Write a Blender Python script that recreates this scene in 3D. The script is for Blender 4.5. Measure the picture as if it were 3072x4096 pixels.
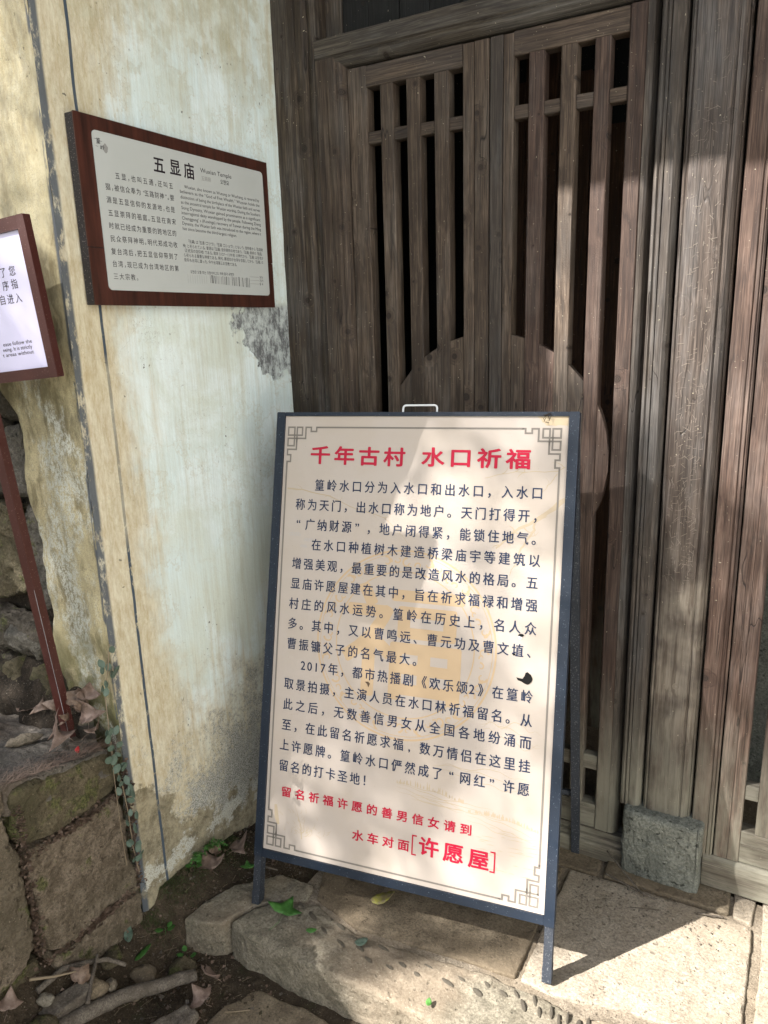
import bpy, bmesh, math, random
from mathutils import Vector, Matrix, noise

# ------------------------------------------------------------ camera, sky, sun, exposure
sc = bpy.context.scene
for o in list(bpy.data.objects): bpy.data.objects.remove(o)
COL = sc.collection
yaw, pit, rol = map(math.radians, (-30.22518, -13.88871, -1.70466))
cy_, sy_, cp_, sp_ = math.cos(yaw), math.sin(yaw), math.cos(pit), math.sin(pit)
fwd = Vector((sy_*cp_, cy_*cp_, sp_)); rgt = Vector((cy_, -sy_, 0)); up = rgt.cross(fwd)
r2 = rgt*math.cos(rol) + up*math.sin(rol); u2 = up*math.cos(rol) - rgt*math.sin(rol)
cam = bpy.data.cameras.new('camera'); co = bpy.data.objects.new('camera', cam); COL.objects.link(co)
M = Matrix((r2, u2, -fwd)).transposed().to_4x4(); M.translation = Vector((1.37303, -1.82394, 1.45))
co.matrix_world = M
cam.sensor_fit = 'VERTICAL'; cam.sensor_height = 36; cam.lens = 2967.95/4096*36
cam.clip_start = 0.02; cam.clip_end = 600
sc.camera = co

SUND = Vector((0.80, 0.78, -1.0)).normalized()      # direction the sunlight travels
w = bpy.data.worlds.new('World'); sc.world = w; w.use_nodes = True
nt = w.node_tree; bg = nt.nodes['Background']
sky = nt.nodes.new('ShaderNodeTexSky'); sky.sky_type = 'NISHITA'; sky.sun_disc = False
sky.sun_elevation = math.asin(-SUND.z); sky.sun_rotation = math.atan2(-SUND.x, -SUND.y)
sky.air_density = 1.0; sky.dust_density = 2.0; sky.ozone_density = 1.0
nt.links.new(sky.outputs[0], bg.inputs[0]); bg.inputs[1].default_value = 0.06
sl = bpy.data.lights.new('sun', 'SUN'); sl.energy = 4.2; sl.angle = math.radians(0.53); sl.color = (1.0, 0.955, 0.91)
so = bpy.data.objects.new('sun', sl); COL.objects.link(so)
so.rotation_euler = SUND.to_track_quat('-Z', 'Y').to_euler(); so.location = (-4, -4, 6)
sc.view_settings.view_transform = 'Standard'; sc.view_settings.look = 'None'
sc.view_settings.gamma = 1; sc.view_settings.use_curve_mapping = False
sc.view_settings.exposure = 2.12
sc.cycles.max_bounces = 8; sc.cycles.diffuse_bounces = 4

random.seed(7)
def nz(p, s=1.0, o=0.0): return noise.noise(Vector((p[0]*s+o, p[1]*s+o*1.7, p[2]*s-o)))
def sm(a, b, x):
    t = max(0.0, min(1.0, (x-a)/(b-a))); return t*t*(3-2*t)

# ------------------------------------------------------------ objects
def link(name, me, mat=None, parent=None, smooth=False):
    if isinstance(me, bmesh.types.BMesh):
        m = bpy.data.meshes.new(name); me.to_mesh(m); me.free(); me = m
    if mat is not None and not me.materials: me.materials.append(mat)
    if smooth: me.shade_smooth()
    o = bpy.data.objects.new(name, me); COL.objects.link(o)
    if parent is not None: o.parent = parent
    return o
def tag(o, label=None, cat=None, group=None, kind=None):
    if label: o['label'] = label
    if cat: o['category'] = cat
    if group: o['group'] = group
    if kind: o['kind'] = kind
    return o
def thing(name, label, cat, loc=(0, 0, 0), group=None, mat=None):
    o = bpy.data.objects.new(name, None); o.empty_display_size = .05; COL.objects.link(o)
    o.location = loc
    if mat is not None: o.matrix_world = mat
    return tag(o, label, cat, group)
def adopt(o, parent):            # world-space mesh under a thing that is not at the origin
    bpy.context.view_layer.update()
    o.parent = parent; o.matrix_parent_inverse = parent.matrix_world.inverted(); return o

# ------------------------------------------------------------ material helper
class NT:
    def __init__(s, name, rough=0.8, spec=0.3):
        s.m = bpy.data.materials.new(name); s.m.use_nodes = True; s.t = s.m.node_tree
        s.b = s.t.nodes['Principled BSDF']; s.b.inputs['Roughness'].default_value = rough
        s.b.inputs['Specular IOR Level'].default_value = spec
        s.tc = None
    def n(s, ty, **k):
        x = s.t.nodes.new(ty)
        for a, b in k.items(): setattr(x, a, b)
        return x
    def l(s, a, b): s.t.links.new(a, b)
    def put(s, inp, v):
        if hasattr(v, 'links'): s.l(v, inp)
        elif isinstance(v, (tuple, list)) and len(v) == 3 and inp.type == 'RGBA': inp.default_value = (*v, 1)
        else: inp.default_value = v
    def obj(s, scale=(1, 1, 1), rnd=0.0):
        tc = s.n('ShaderNodeTexCoord'); v = tc.outputs['Object']
        if rnd:
            oi = s.n('ShaderNodeObjectInfo'); a = s.n('ShaderNodeVectorMath', operation='SCALE')
            cx = s.n('ShaderNodeCombineXYZ')
            for i in range(3): s.l(oi.outputs['Random'], cx.inputs[i])
            s.l(cx.outputs[0], a.inputs[0]); a.inputs['Scale'].default_value = rnd
            b = s.n('ShaderNodeVectorMath', operation='ADD'); s.l(v, b.inputs[0]); s.l(a.outputs[0], b.inputs[1]); v = b.outputs[0]
        m = s.n('ShaderNodeVectorMath', operation='MULTIPLY'); s.l(v, m.inputs[0]); m.inputs[1].default_value = scale
        return m.outputs[0]
    def noise(s, vec, scale, detail=4, rough=.55, dist=0.0):
        x = s.n('ShaderNodeTexNoise'); s.l(vec, x.inputs['Vector']); x.inputs['Scale'].default_value = scale
        x.inputs['Detail'].default_value = detail; x.inputs['Roughness'].default_value = rough; x.inputs['Distortion'].default_value = dist
        return x.outputs['Fac']
    def vor(s, vec, scale, out='Distance', feature='F1', rnd=1.0):
        x = s.n('ShaderNodeTexVoronoi', feature=feature); s.l(vec, x.inputs['Vector']); x.inputs['Scale'].default_value = scale
        x.inputs['Randomness'].default_value = rnd
        return x.outputs[out]
    def ramp(s, f, *st, interp='LINEAR'):
        x = s.n('ShaderNodeValToRGB'); s.put(x.inputs[0], f); e = x.color_ramp.elements; x.color_ramp.interpolation = interp
        while len(e) < len(st): e.new(.5)
        for q, (p_, c) in zip(e, st):
            q.position = p_; q.color = (*c, 1) if isinstance(c, tuple) else (c, c, c, 1)
        return x.outputs[0]
    def rng(s, f, a, b, c=0.0, d=1.0, smooth=False):
        x = s.n('ShaderNodeMapRange'); s.put(x.inputs[0], f)
        if smooth: x.interpolation_type = 'SMOOTHSTEP'
        for i, v in enumerate((a, b, c, d)): x.inputs[i+1].default_value = v
        return x.outputs[0]
    def mix(s, f, a, b, mode='MIX'):
        x = s.n('ShaderNodeMix', data_type='RGBA', blend_type=mode); s.put(x.inputs[0], f); s.put(x.inputs[6], a); s.put(x.inputs[7], b)
        return x.outputs[2]
    def mt(s, op, a, b=None, c=None):
        x = s.n('ShaderNodeMath', operation=op); s.put(x.inputs[0], a)
        if b is not None: s.put(x.inputs[1], b)
        if c is not None: s.put(x.inputs[2], c)
        return x.outputs[0]
    def sep(s, vec=None):
        x = s.n('ShaderNodeSeparateXYZ')
        if vec is None: vec = s.obj()
        s.l(vec, x.inputs[0]); return x.outputs
    def rand(s): return s.n('ShaderNodeObjectInfo').outputs['Random']
    def bump(s, h, strength=.3, dist=.004, prev=None):
        x = s.n('ShaderNodeBump'); s.put(x.inputs['Height'], h); x.inputs['Strength'].default_value = strength; x.inputs['Distance'].default_value = dist
        if prev is not None: s.l(prev, x.inputs['Normal'])
        return x.outputs[0]
    def out(s, col, nrm=None, rough=None):
        s.put(s.b.inputs['Base Color'], col)
        if nrm is not None: s.l(nrm, s.b.inputs['Normal'])
        if rough is not None: s.put(s.b.inputs['Roughness'], rough)
        return s.m
def flat(name, col, rough=.7, spec=.3, metal=0.0):
    q = NT(name, rough, spec); q.b.inputs['Metallic'].default_value = metal
    return q.out(col)

def wood(name, axis, dark, mid, light, grey=(.21, .215, .215), greyness=.5, scratch=0.0, rough=.75, knots=True):
    q = NT(name, rough, .35)
    st = {'z': (1, 1, .055), 'x': (.055, 1, 1)}[axis]
    v = q.obj((1, 1, 1), 37.0)
    warp = q.noise(v, 3.0, 3, .5)
    def scaled(vv, sc_):
        m = q.n('ShaderNodeVectorMath', operation='MULTIPLY'); q.l(vv, m.inputs[0]); m.inputs[1].default_value = sc_; return m.outputs[0]
    vs = scaled(v, st)
    # knots: elongated cells, grain bends round them
    kv = scaled(v, {'z': (8.5, .0, 8.5), 'x': (8.5, .0, 8.5)}[axis])
    sx3 = q.n('ShaderNodeSeparateXYZ'); q.l(kv, sx3.inputs[0]); cx3 = q.n('ShaderNodeCombineXYZ'); q.l(sx3.outputs[0], cx3.inputs[0]); q.l(sx3.outputs[2], cx3.inputs[1])
    vx = q.n('ShaderNodeTexVoronoi', voronoi_dimensions='2D'); q.l(cx3.outputs[0], vx.inputs['Vector']); vx.inputs['Scale'].default_value = 1.0
    kc_ = q.n('ShaderNodeSeparateColor'); q.l(vx.outputs['Color'], kc_.inputs[0])
    kd = q.mt('DIVIDE', vx.outputs['Distance'], q.mt('MAXIMUM', .02, q.mt('SUBTRACT', q.mt('MULTIPLY', kc_.outputs[0], 1.6), .22)))
    kn = q.rng(kd, .050, .080, 1, 0, True) if knots else 0.0
    halo = q.rng(kd, .05, .21, 1, 0, True)
    sh = q.n('ShaderNodeVectorMath', operation='ADD'); cx = q.n('ShaderNodeCombineXYZ')
    hv = q.mt('MULTIPLY', halo, .05); wv = q.mt('MULTIPLY', warp, .05)
    hw = q.mt('ADD', hv, wv)
    for i in range(3): q.l(hw, cx.inputs[i])
    q.l(vs, sh.inputs[0]); q.l(cx.outputs[0], sh.inputs[1]); gv = sh.outputs[0]
    ring = q.noise(gv, 95, 3, .65, .3)
    fib = q.noise(scaled(v, {'z': (1, 1, .018), 'x': (.018, 1, 1)}[axis]), 420, 3, .7)
    big = q.noise(v, 4.2, 4, .6); patch = q.noise(scaled(v, {'z': (1, 1, .22), 'x': (.22, 1, 1)}[axis]), 16, 5, .65)
    c = q.ramp(ring, (.34, dark), (.50, mid), (.66, light))
    c = q.mix(q.mt('MULTIPLY', q.rng(patch, .42, .68, 0, 1, True), greyness), c, grey)
    c = q.mix(q.rng(fib, .35, .60, .75, 0), c, tuple(x*.35 for x in dark))
    rr = q.rng(q.rand(), 0, 1, .62, 1.04)
    c = q.mix(1.0, c, q.mix(0.0, rr, rr), 'MULTIPLY')
    c = q.mix(q.rng(big, .36, .6, .5, 0, True), c, tuple(x*.55 for x in dark))
    if knots:
        kr = q.mt('SINE', q.mt('MULTIPLY', kd, 240.0))
        kc = q.mix(q.rng(kr, -1, 1, 0, .6), (.012, .009, .007), tuple(x*.55 for x in mid))
        c = q.mix(q.mt('MULTIPLY', halo, .55), c, dark); c = q.mix(kn, c, kc)
    # drying cracks
    cr = q.noise(scaled(gv, (1, 1, 1)), 21, 2, .4)
    crk = q.mt('MULTIPLY', q.rng(q.mt('ABSOLUTE', q.mt('SUBTRACT', cr, .5)), 0, .006, 1, 0), q.rng(q.noise(v, 3.3, 2), .5, .6, 0, 1))
    c = q.mix(crk, c, (.008, .006, .005))
    h = q.mt('ADD', q.mt('MULTIPLY', ring, .5), q.mt('MULTIPLY', fib, .6))
    h = q.mt('SUBTRACT', h, q.mt('MULTIPLY', crk, 1.2)); h = q.mt('SUBTRACT', h, q.mt('MULTIPLY', kn, .35))
    # pale flecks
    fl = q.rng(q.noise(v, 190, 2, .5), .735, .76, 0, .7)
    c = q.mix(fl, c, (.42, .38, .28))
    if scratch:
        zz = q.sep()[2]
        zone = q.mt('MULTIPLY', q.rng(zz, .75, 1.0, 0, 1, True), q.rng(q.noise(v, 7, 3), .40, .58, 0, 1, True))
        m = None
        for k, (sc_, rot) in enumerate((((60, 60, 30), .3), ((28, 28, 80), 1.1), ((90, 40, 50), 2.0))):
            mp = q.n('ShaderNodeMapping'); q.l(v, mp.inputs[0]); mp.inputs['Rotation'].default_value = (0, rot, 0); mp.inputs['Scale'].default_value = sc_
            e = q.mt('ABSOLUTE', q.mt('SUBTRACT', q.noise(mp.outputs[0], 1.0, 1, .3), .5))
            g = q.rng(q.noise(v, 34+k*9, 1, .4), .56, .60, 0, 1)
            t = q.mt('MULTIPLY', q.rng(e, 0, .012, 1, 0), g); m = t if m is None else q.mt('MAXIMUM', m, t)
        m = q.mt('MULTIPLY', m, q.mt('MULTIPLY', zone, scratch))
        worn = q.mt('MULTIPLY', q.rng(q.mt('ABSOLUTE', q.mt('SUBTRACT', zz, .66)), .12, .34, 1, 0, True), q.rng(q.noise(v, 6, 4), .35, .6, 0, 1, True))
        c = q.mix(q.mt('MULTIPLY', worn, .55), c, q.ramp(ring, (.35, (.16, .13, .10)), (.55, (.34, .30, .24))))
        
    # dust and green-grey dirt towards the foot
    zf = q.sep()[2]
    ft = q.mt('MULTIPLY', q.rng(zf, .62, .05, 0, 1, True), q.rng(patch, .35, .62, .15, .8, True))
    c = q.mix(ft, c, (.25, .24, .185))
    return q.out(c, q.bump(h, .65, .0018), q.rng(ring, .3, .7, rough-.12, rough+.1))

W_DOOR = wood('weathered_door_wood', 'z', (.046, .031, .021), (.105, .075, .053), (.172, .13, .095), grey=(.19,.175,.155), greyness=.35)
W_RED = wood('reddish_door_wood', 'z', (.050, .029, .021), (.115, .072, .054), (.175, .12, .093), grey=(.20, .18, .165), greyness=.3)
W_GREY = wood('grey_weathered_wood', 'z', (.050, .039, .031), (.112, .090, .072), (.18, .15, .124), greyness=.45, rough=.7)
W_COL = wood('worn_scratched_wood', 'z', (.055, .041, .033), (.118, .091, .074), (.175, .142, .118), greyness=.35, scratch=.0001, rough=.52, knots=False)
W_RAIL = wood('brown_rail_wood', 'x', (.052, .036, .026), (.10, .074, .054), (.15, .112, .082), greyness=.15)
W_LINT = wood('lintel_wood', 'x', (.048, .038, .029), (.095, .08, .062), (.145, .125, .098), greyness=.3)
W_POST = wood('dark_post_wood', 'z', (.030, .021, .014), (.068, .050, .034), (.12, .092, .066), greyness=.25)
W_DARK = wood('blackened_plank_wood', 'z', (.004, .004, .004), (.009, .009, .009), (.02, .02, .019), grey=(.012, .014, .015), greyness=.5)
W_SILL = wood('threshold_wood', 'x', (.075, .06, .045), (.15, .13, .10), (.24, .21, .17), greyness=.5)
W_IN = wood('interior_brown_wood', 'z', (.045, .022, .012), (.08, .04, .021), (.12, .065, .035), greyness=0)

def plaster(name, end=False):
    q = NT(name, .88, .25)
    P = q.obj(); X, Y, Z = q.sep(P)[0], q.sep(P)[1], q.sep(P)[2]
    def sc_(v):
        m = q.n('ShaderNodeVectorMath', operation='MULTIPLY'); q.l(P, m.inputs[0]); m.inputs[1].default_value = v; return m.outputs[0]
    lo = q.noise(P, 1.9, 5, .6); mid = q.noise(P, 9, 6, .65); fine = q.noise(P, 90, 5, .7); vf = q.noise(P, 420, 3, .7)
    streak = q.noise(sc_((1, 1, .07)), 34, 5, .7); brush = q.noise(sc_((1, 1, .03)), 150, 3, .6)
    c = q.mix(q.rng(lo, .35, .65, 0, 1, True), (.64, .70, .63), (.665, .79, .81))
    c = q.mix(q.rng(q.noise(P, 3.4, 7, .7, .6), .46, .60, 0, .75, True), c, (.76, .855, .865))
    c = q.mix(q.rng(streak, .46, .70, 0, .42, True), c, (.50, .49, .37))
    c = q.mix(q.rng(brush, .40, .60, .13, 0), c, (.36, .34, .25))
    # ochre staining: strong by the outer corner, above and below the plaque, and in blotches
    ycor = q.rng(Y, -.45, -.76, 0, 1, True); low = q.rng(Z, .85, .25, 0, 1, True); hi = q.rng(Z, 1.85, 2.2, 0, 1, True)
    st = q.mt('ADD', q.mt('MULTIPLY', ycor, .44), q.mt('ADD', q.mt('MULTIPLY', low, .34), q.mt('MULTIPLY', hi, .22)))
    st = q.mt('ADD', st, q.mt('MULTIPLY', q.mt('MULTIPLY', q.rng(Y, -.56, -.70, 0, 1, True), q.rng(Z, 1.5, 1.2, .2, 1, True)), .13))
    stn = q.mt('ADD', q.mt('MULTIPLY', mid, .50), q.mt('ADD', q.mt('MULTIPLY', streak, .32), q.mt('MULTIPLY', brush, .18)))
    sm_ = q.rng(q.mt('ADD', stn, st), .58, .90, 0, .80, True)
    c = q.mix(sm_, c, q.mix(q.rng(q.noise(sc_((1, 1, .3)), 60, 5, .8), .36, .62), (.40, .29, .13), (.62, .55, .38)))
    ring = q.mt('MULTIPLY', q.rng(q.mt('ABSOLUTE', q.mt('SUBTRACT', mid, .52)), 0, .02, 1, 0), q.rng(lo, .4, .55, 0, .3))
    c = q.mix(ring, c, (.42, .36, .22))
    # green-grey upper film
    c = q.mix(q.mt('MULTIPLY', hi, q.rng(mid, .4, .65, 0, .45, True)), c, (.34, .35, .24))
    # black mould creeping up from the foot
    zz = q.mt('ADD', Z, q.mt('MULTIPLY', q.rng(Y, -.05, -.62, -.16, .06), 1.0))
    mb = q.mt('ADD', q.mt('MULTIPLY', mid, .6), q.mt('MULTIPLY', fine, .5))
    mf = q.mt('ADD', mb, q.rng(zz, .78, .16, -.17, .24))
    c = q.mix(q.rng(mf, .60, .78, 0, .9, True), c, q.mix(q.rng(vf, .42, .55), (.085, .09, .082), (.46, .47, .44)))
    # wet brown mud splash at the very bottom
    mud = q.mt('ADD', q.mt('MULTIPLY', q.mt('SUBTRACT', q.mt('ADD', .17, q.mt('ADD', q.rng(Y, -.55, -.74, 0, .22, True), q.rng(Y, -.45, -.1, 0, -.12))), Z), 2.6), q.mt('ADD', .42, q.mt('MULTIPLY', q.mt('SUBTRACT', q.noise(P, 12, 6, .7), .5), 1.25)))
    c = q.mix(q.rng(mud, .44, .52, 0, .88, True), c, q.mix(q.rng(q.noise(P, 22, 7, .8), .38, .60), (.11, .09, .052), (.34, .30, .20)))
    crust = q.mt('MULTIPLY', q.rng(q.mt('ADD', q.noise(P, 16, 6, .75), q.rng(q.mt('ABSOLUTE', q.mt('SUBTRACT', Z, .09)), 0, .10, .10, -.25)), .52, .58, 0, 1), q.rng(vf, .40, .52, .1, .95))
    c = q.mix(crust, c, (.52, .53, .48))
    # mortar showing where the render has fallen off
    dy = q.mt('DIVIDE', q.mt('ADD', Y, .07), .16); dz = q.mt('DIVIDE', q.mt('SUBTRACT', Z, q.mt('ADD', 1.43, q.mt('MULTIPLY', Y, -.25))), .125)
    dd = q.mt('SQRT', q.mt('ADD', q.mt('MULTIPLY', dy, dy), q.mt('MULTIPLY', dz, dz)))
    pf = q.mt('ADD', dd, q.mt('MULTIPLY', q.mt('SUBTRACT', q.noise(P, 22, 6, .7), .5), 1.7))
    hole = q.mt('MULTIPLY', q.rng(pf, 1.0, .93, 0, 1), q.rng(Z, 1.53, 1.515, 0, 1))
    mort = q.mix(q.rng(q.mt('ADD', q.mt('MULTIPLY', q.noise(sc_((1, 1, .6)), 55, 7, .8), .7), q.mt('MULTIPLY', q.noise(P, 12, 3), .3)), .44, .56), (.13, .135, .14), (.50, .55, .54))
    c = q.mix(hole, c, mort)
    # specks and hairline cracks
    sp = q.mt('MULTIPLY', q.rng(q.noise(P, 75, 2, .5), .70, .735, 0, .8), q.rng(q.noise(P, 6, 2), .48, .6, 0, 1))
    c = q.mix(sp, c, (.09, .085, .07))
    ck = q.mt('MULTIPLY', q.rng(q.mt('ABSOLUTE', q.mt('SUBTRACT', q.noise(P, 5.5, 7, .62), .5)), 0, .0022, 1, 0), .55)
    ck = q.mt('MULTIPLY', ck, q.rng(q.noise(P, 3, 2), .5, .6, 0, 1)); c = q.mix(ck, c, (.16, .14, .11))
    if not end:
        worn = q.rng(q.noise(sc_((1, 1, .5)), 40, 5, .75), .36, .46, .15, 1, True)
        gap = q.mt('ADD', q.rng(Z, 1.38, 1.45, 0, 1), q.rng(Z, 1.0, .9, 0, 1)); gap = q.mt('MINIMUM', q.mt('ADD', gap, .5), 1.0)
        l2 = q.mt('MULTIPLY', q.rng(q.mt('ABSOLUTE', q.mt('ADD', Y, q.mt('ADD', .672, q.mt('MULTIPLY', q.mt('SUBTRACT', lo, .5), .012)))), .0032, .0048, 1, 0), gap)
        c = q.mix(q.mt('MULTIPLY', l2, q.mt('MAXIMUM', worn, q.rng(Z, 1.4, 1.46, 0, .95))), c, (.055, .075, .10))
        l1 = q.rng(Y, -.738, -.744, 0, 1); l1 = q.mt('MULTIPLY', l1, q.rng(q.noise(sc_((1, 1, .4)), 34, 6, .75), .38, .50, .2, .92, True))
        c = q.mix(l1, c, (.06, .075, .095))
        h0 = hole
    else:
        # outer end: heavy lime bloom over ochre and black
        cc = q.mix(q.rng(q.noise(sc_((1, 1, .4)), 11, 6, .75), .38, .60, 0, 1, True), (.13, .11, .055), (.42, .37, .22))
        cr = q.mt('ADD', q.noise(sc_((1, 1, .45)), 9, 6, .7), q.rng(q.mt('ABSOLUTE', q.mt('ADD', X, .12)), .0, .14, .10, -.02))
        cr = q.mt('ADD', cr, q.rng(Z, 1.2, 1.45, 0, -.12))
        speck = q.rng(q.noise(sc_((1, 1, .6)), 120, 6, .8), .44, .52, .1, 1)
        cc = q.mix(q.mt('MULTIPLY', q.rng(cr, .52, .62, 0, .9, True), speck), cc, (.50, .52, .46))
        cc = q.mix(q.mt('MULTIPLY', q.rng(cr, .40, .47, 0, .5, True), q.rng(vf, .5, .6)), cc, (.09, .09, .075))
        ms = q.mt('MULTIPLY', q.rng(Z, .86, .56, 0, 1, True), q.rng(q.noise(P, 14, 5, .65), .43, .52, 0, 1))
        cc = q.mix(q.mt('MULTIPLY', ms, .85), cc, q.mix(q.rng(vf, .4, .6), (.055, .062, .016), (.17, .165, .06)))
        c = q.mix(q.mt('MULTIPLY', q.rng(Z, 1.95, 1.35, .62, 1, True), .93), c, cc)
        tw = q.mt('MULTIPLY', q.rng(X, -.016, -.011, 0, 1), q.rng(q.noise(sc_((1, 1, .25)), 30, 4, .7), .44, .52, 0, .9, True))
        c = q.mix(tw, c, (.06, .075, .095)); h0 = 0.0
    h = q.mt('ADD', q.mt('MULTIPLY', fine, .25), q.mt('MULTIPLY', mid, .9)); h = q.mt('ADD', h, q.mt('MULTIPLY', brush, .18))
    h = q.mt('SUBTRACT', h, q.mt('MULTIPLY', h0, 1.8)); h = q.mt('SUBTRACT', h, q.mt('MULTIPLY', sp, .3))
    return q.out(c, q.bump(h, .8 if end else .55, .006))
PLASTER = plaster('stained_lime_plaster'); PLASTER_END = plaster('stained_plaster_end', True)

def stone(name, a, b, dirt=(.12, .10, .07), dirtf=.4, moss=0.0, sc=1.0, pits=.5, bumpd=.004):
    q = NT(name, .9, .2); P = q.obj((1, 1, 1), 11.0)
    lo = q.noise(P, 3*sc, 5, .6); mi = q.noise(P, 22*sc, 6, .65); fi = q.noise(P, 160*sc, 5, .75)
    c = q.mix(q.rng(mi, .35, .65, 0, 1, True), a, b)
    c = q.mix(q.rng(fi, .38, .58, .7, 0), c, tuple(x*.42 for x in a))
    c = q.mix(q.rng(q.noise(P, 45*sc, 6, .8), .56, .70, 0, .45, True), c, tuple(min(.7, x*1.35) for x in b))
    c = q.mix(q.rng(lo, .42, .62, 0, dirtf, True), c, dirt)
    g = q.rng(q.noise(P, 240*sc, 3, .6), .64, .70, 0, .55); c = q.mix(g, c, tuple(min(.6, x*1.9) for x in b))
    pt = q.rng(q.noise(P, 70*sc, 2, .5), .66, .72, 0, pits); c = q.mix(pt, c, tuple(x*.3 for x in a))
    if moss:
        nrm = q.n('ShaderNodeNewGeometry').outputs['Normal']
        mf = q.mt('ADD', q.noise(P, 13, 6, .7), q.rng(mi, .3, .7, -.1, .1))
        c = q.mix(q.mt('MULTIPLY', q.rng(mf, .62-moss*.25, .70-moss*.2, 0, 1, True), .85), c, q.mix(q.rng(fi, .4, .6), (.035, .042, .014), (.13, .135, .05)))
    h = q.mt('ADD', q.mt('MULTIPLY', mi, 1.0), q.mt('MULTIPLY', fi, .35)); h = q.mt('SUBTRACT', h, q.mt('MULTIPLY', pt, .5))
    return q.out(c, q.bump(h, 1.0, bumpd*1.3))
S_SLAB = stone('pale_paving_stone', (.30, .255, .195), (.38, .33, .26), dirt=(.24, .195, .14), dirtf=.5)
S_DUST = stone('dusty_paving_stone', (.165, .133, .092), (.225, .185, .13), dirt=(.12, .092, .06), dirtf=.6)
S_KERB = stone('kerb_stone', (.175, .158, .118), (.262, .235, .18), dirt=(.20, .15, .105), dirtf=.5, moss=.0)
S_WALL = stone('retaining_wall_stone', (.125, .10, .070), (.245, .20, .15), dirt=(.095, .082, .055), dirtf=.5, moss=.10, bumpd=.012)
S_MOSSY = stone('mossy_wall_stone', (.085, .072, .045), (.15, .125, .08), dirt=(.055, .052, .028), dirtf=.8, moss=.42, bumpd=.009)
S_SLATE = stone('ledge_slate', (.095, .088, .075), (.165, .148, .127), dirt=(.12, .09, .065), dirtf=.6, bumpd=.006)
S_BLOCK = stone('chiselled_block_stone', (.155, .165, .145), (.245, .255, .22), dirt=(.11, .115, .095), dirtf=.35, pits=.8, bumpd=.007)
S_RIVER = stone('river_pebble_stone', (.15, .135, .105), (.225, .205, .165), dirt=(.15, .12, .085), dirtf=.5, sc=1.5)
S_PALEPEB = stone('pale_flat_pebble', (.16, .135, .10), (.24, .205, .155), dirtf=.5)

def soil(name, a, b, damp=(.03, .024, .016)):
    q = NT(name, .95, .15); P = q.obj()
    lo = q.noise(P, 4, 5, .6); mi = q.noise(P, 30, 6, .7); fi = q.noise(P, 200, 5, .75)
    c = q.mix(q.rng(mi, .35, .65, 0, 1, True), a, b); c = q.mix(q.rng(fi, .40, .60, .7, 0), c, damp)
    c = q.mix(q.rng(lo, .45, .62, 0, .5, True), c, damp)
    grit = q.rng(q.noise(P, 330, 2, .5), .69, .74, 0, .8); c = q.mix(grit, c, (.36, .32, .25))
    mo = q.mt('MULTIPLY', q.rng(q.noise(P, 9, 5, .7), .54, .62, 0, .55, True), q.rng(fi, .4, .6)); c = q.mix(mo, c, (.035, .05, .018))
    h = q.mt('ADD', mi, q.mt('MULTIPLY', fi, .6)); return q.out(c, q.bump(h, 1.0, .008))
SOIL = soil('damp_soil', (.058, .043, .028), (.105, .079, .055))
BANK = soil('shade_dark_earth', (.028, .023, .017), (.06, .047, .034), (.012, .010, .008))  # the bank's shade is put into this dark earth colour
MORTAR = stone('sandy_mortar', (.215, .18, .135), (.30, .255, .195), dirt=(.20, .16, .11), dirtf=.5, sc=1.6, bumpd=.006)

def painted(name, col, dust, amt, rough=.45):
    q = NT(name, rough, .5); P = q.obj()
    f = q.noise(P, 260, 3, .6); g = q.noise(P, 14, 4, .6)
    z = q.sep()[1]
    c = q.mix(q.rng(g, .4, .7, 0, amt*.35, True), col, tuple(min(1, x*2.2+.02) for x in col))
    c = q.mix(q.rng(f, .66-.1*amt, .70-.1*amt, 0, .8), c, dust)
    return q.out(c, q.bump(f, .15, .001), q.rng(g, .3, .7, rough-.05, rough+.2))
NAVY = painted('navy_powder_coat', (.008, .0155, .029), (.16, .18, .21), .0)
NAVY_D = painted('dusty_dark_leg_paint', (.018, .023, .032), (.17, .18, .19), .55, .6)
BROWN_MET = painted('brown_sign_paint', (.050, .012, .009), (.22, .14, .12), .12, .38)
WHITE_MET = flat('white_handle', (.78, .80, .82), .3, .5)

def panelmat(name, col, warm, spots=.5, rough=.5):
    q = NT(name, rough, .4); P = q.obj()
    a = q.noise(P, 5, 5, .6); f = q.noise(P, 300, 2, .5)
    c = q.mix(q.rng(a, .4, .65, 0, .5, True), col, warm)
    c = q.mix(q.mt('MULTIPLY', q.rng(f, .735, .75, 0, .75), spots), c, (.22, .13, .08))
    wr = q.noise(P, 7, 2, .4)
    return q.out(c, q.bump(wr, .10, .012), q.rng(a, .3, .7, rough-.06, rough+.1))
PANEL = panelmat('cream_vinyl_panel', (.485, .430, .380), (.455, .39, .32), .6, .45)
PLATE = panelmat('grey_plaque_face', (.46, .485, .47), (.43, .455, .435), .12, .42)
PAPER = panelmat('white_notice_face', (.66, .64, .84), (.60, .60, .78), .15, .4)
q = NT('plaque_frame_wood', .38, .5); P_ = q.obj((12, 1, 12), 0)
q_r = q.noise(q.obj((1, .09, 1)), 60, 4, .65)
PLQ = q.out(q.mix(q.rng(q_r, .35, .65), (.026, .009, .006), (.070, .022, .014)), q.bump(q_r, .3, .001), .4)
PLQ_EDGE = painted('plaque_worn_edge', (.022, .020, .022), (.25, .22, .2), .5, .6)
INK_NAVY = flat('navy_print', (.018, .032, .075), .5)
INK_RED = flat('red_print', (.44, .010, .04), .45)
INK_GREY = flat('grey_border_print', (.20, .182, .16), .5)
INK_BLACK = flat('dark_print', (.022, .016, .022), .5)
INK_PALEGREY = flat('pale_grey_print', (.27, .27, .26), .6)
INK_BARGREY = flat('bar_grey_print', (.30, .31, .30), .6)
INK_ORANGE = flat('pale_orange_print', (.53, .395, .25), .5)
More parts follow.
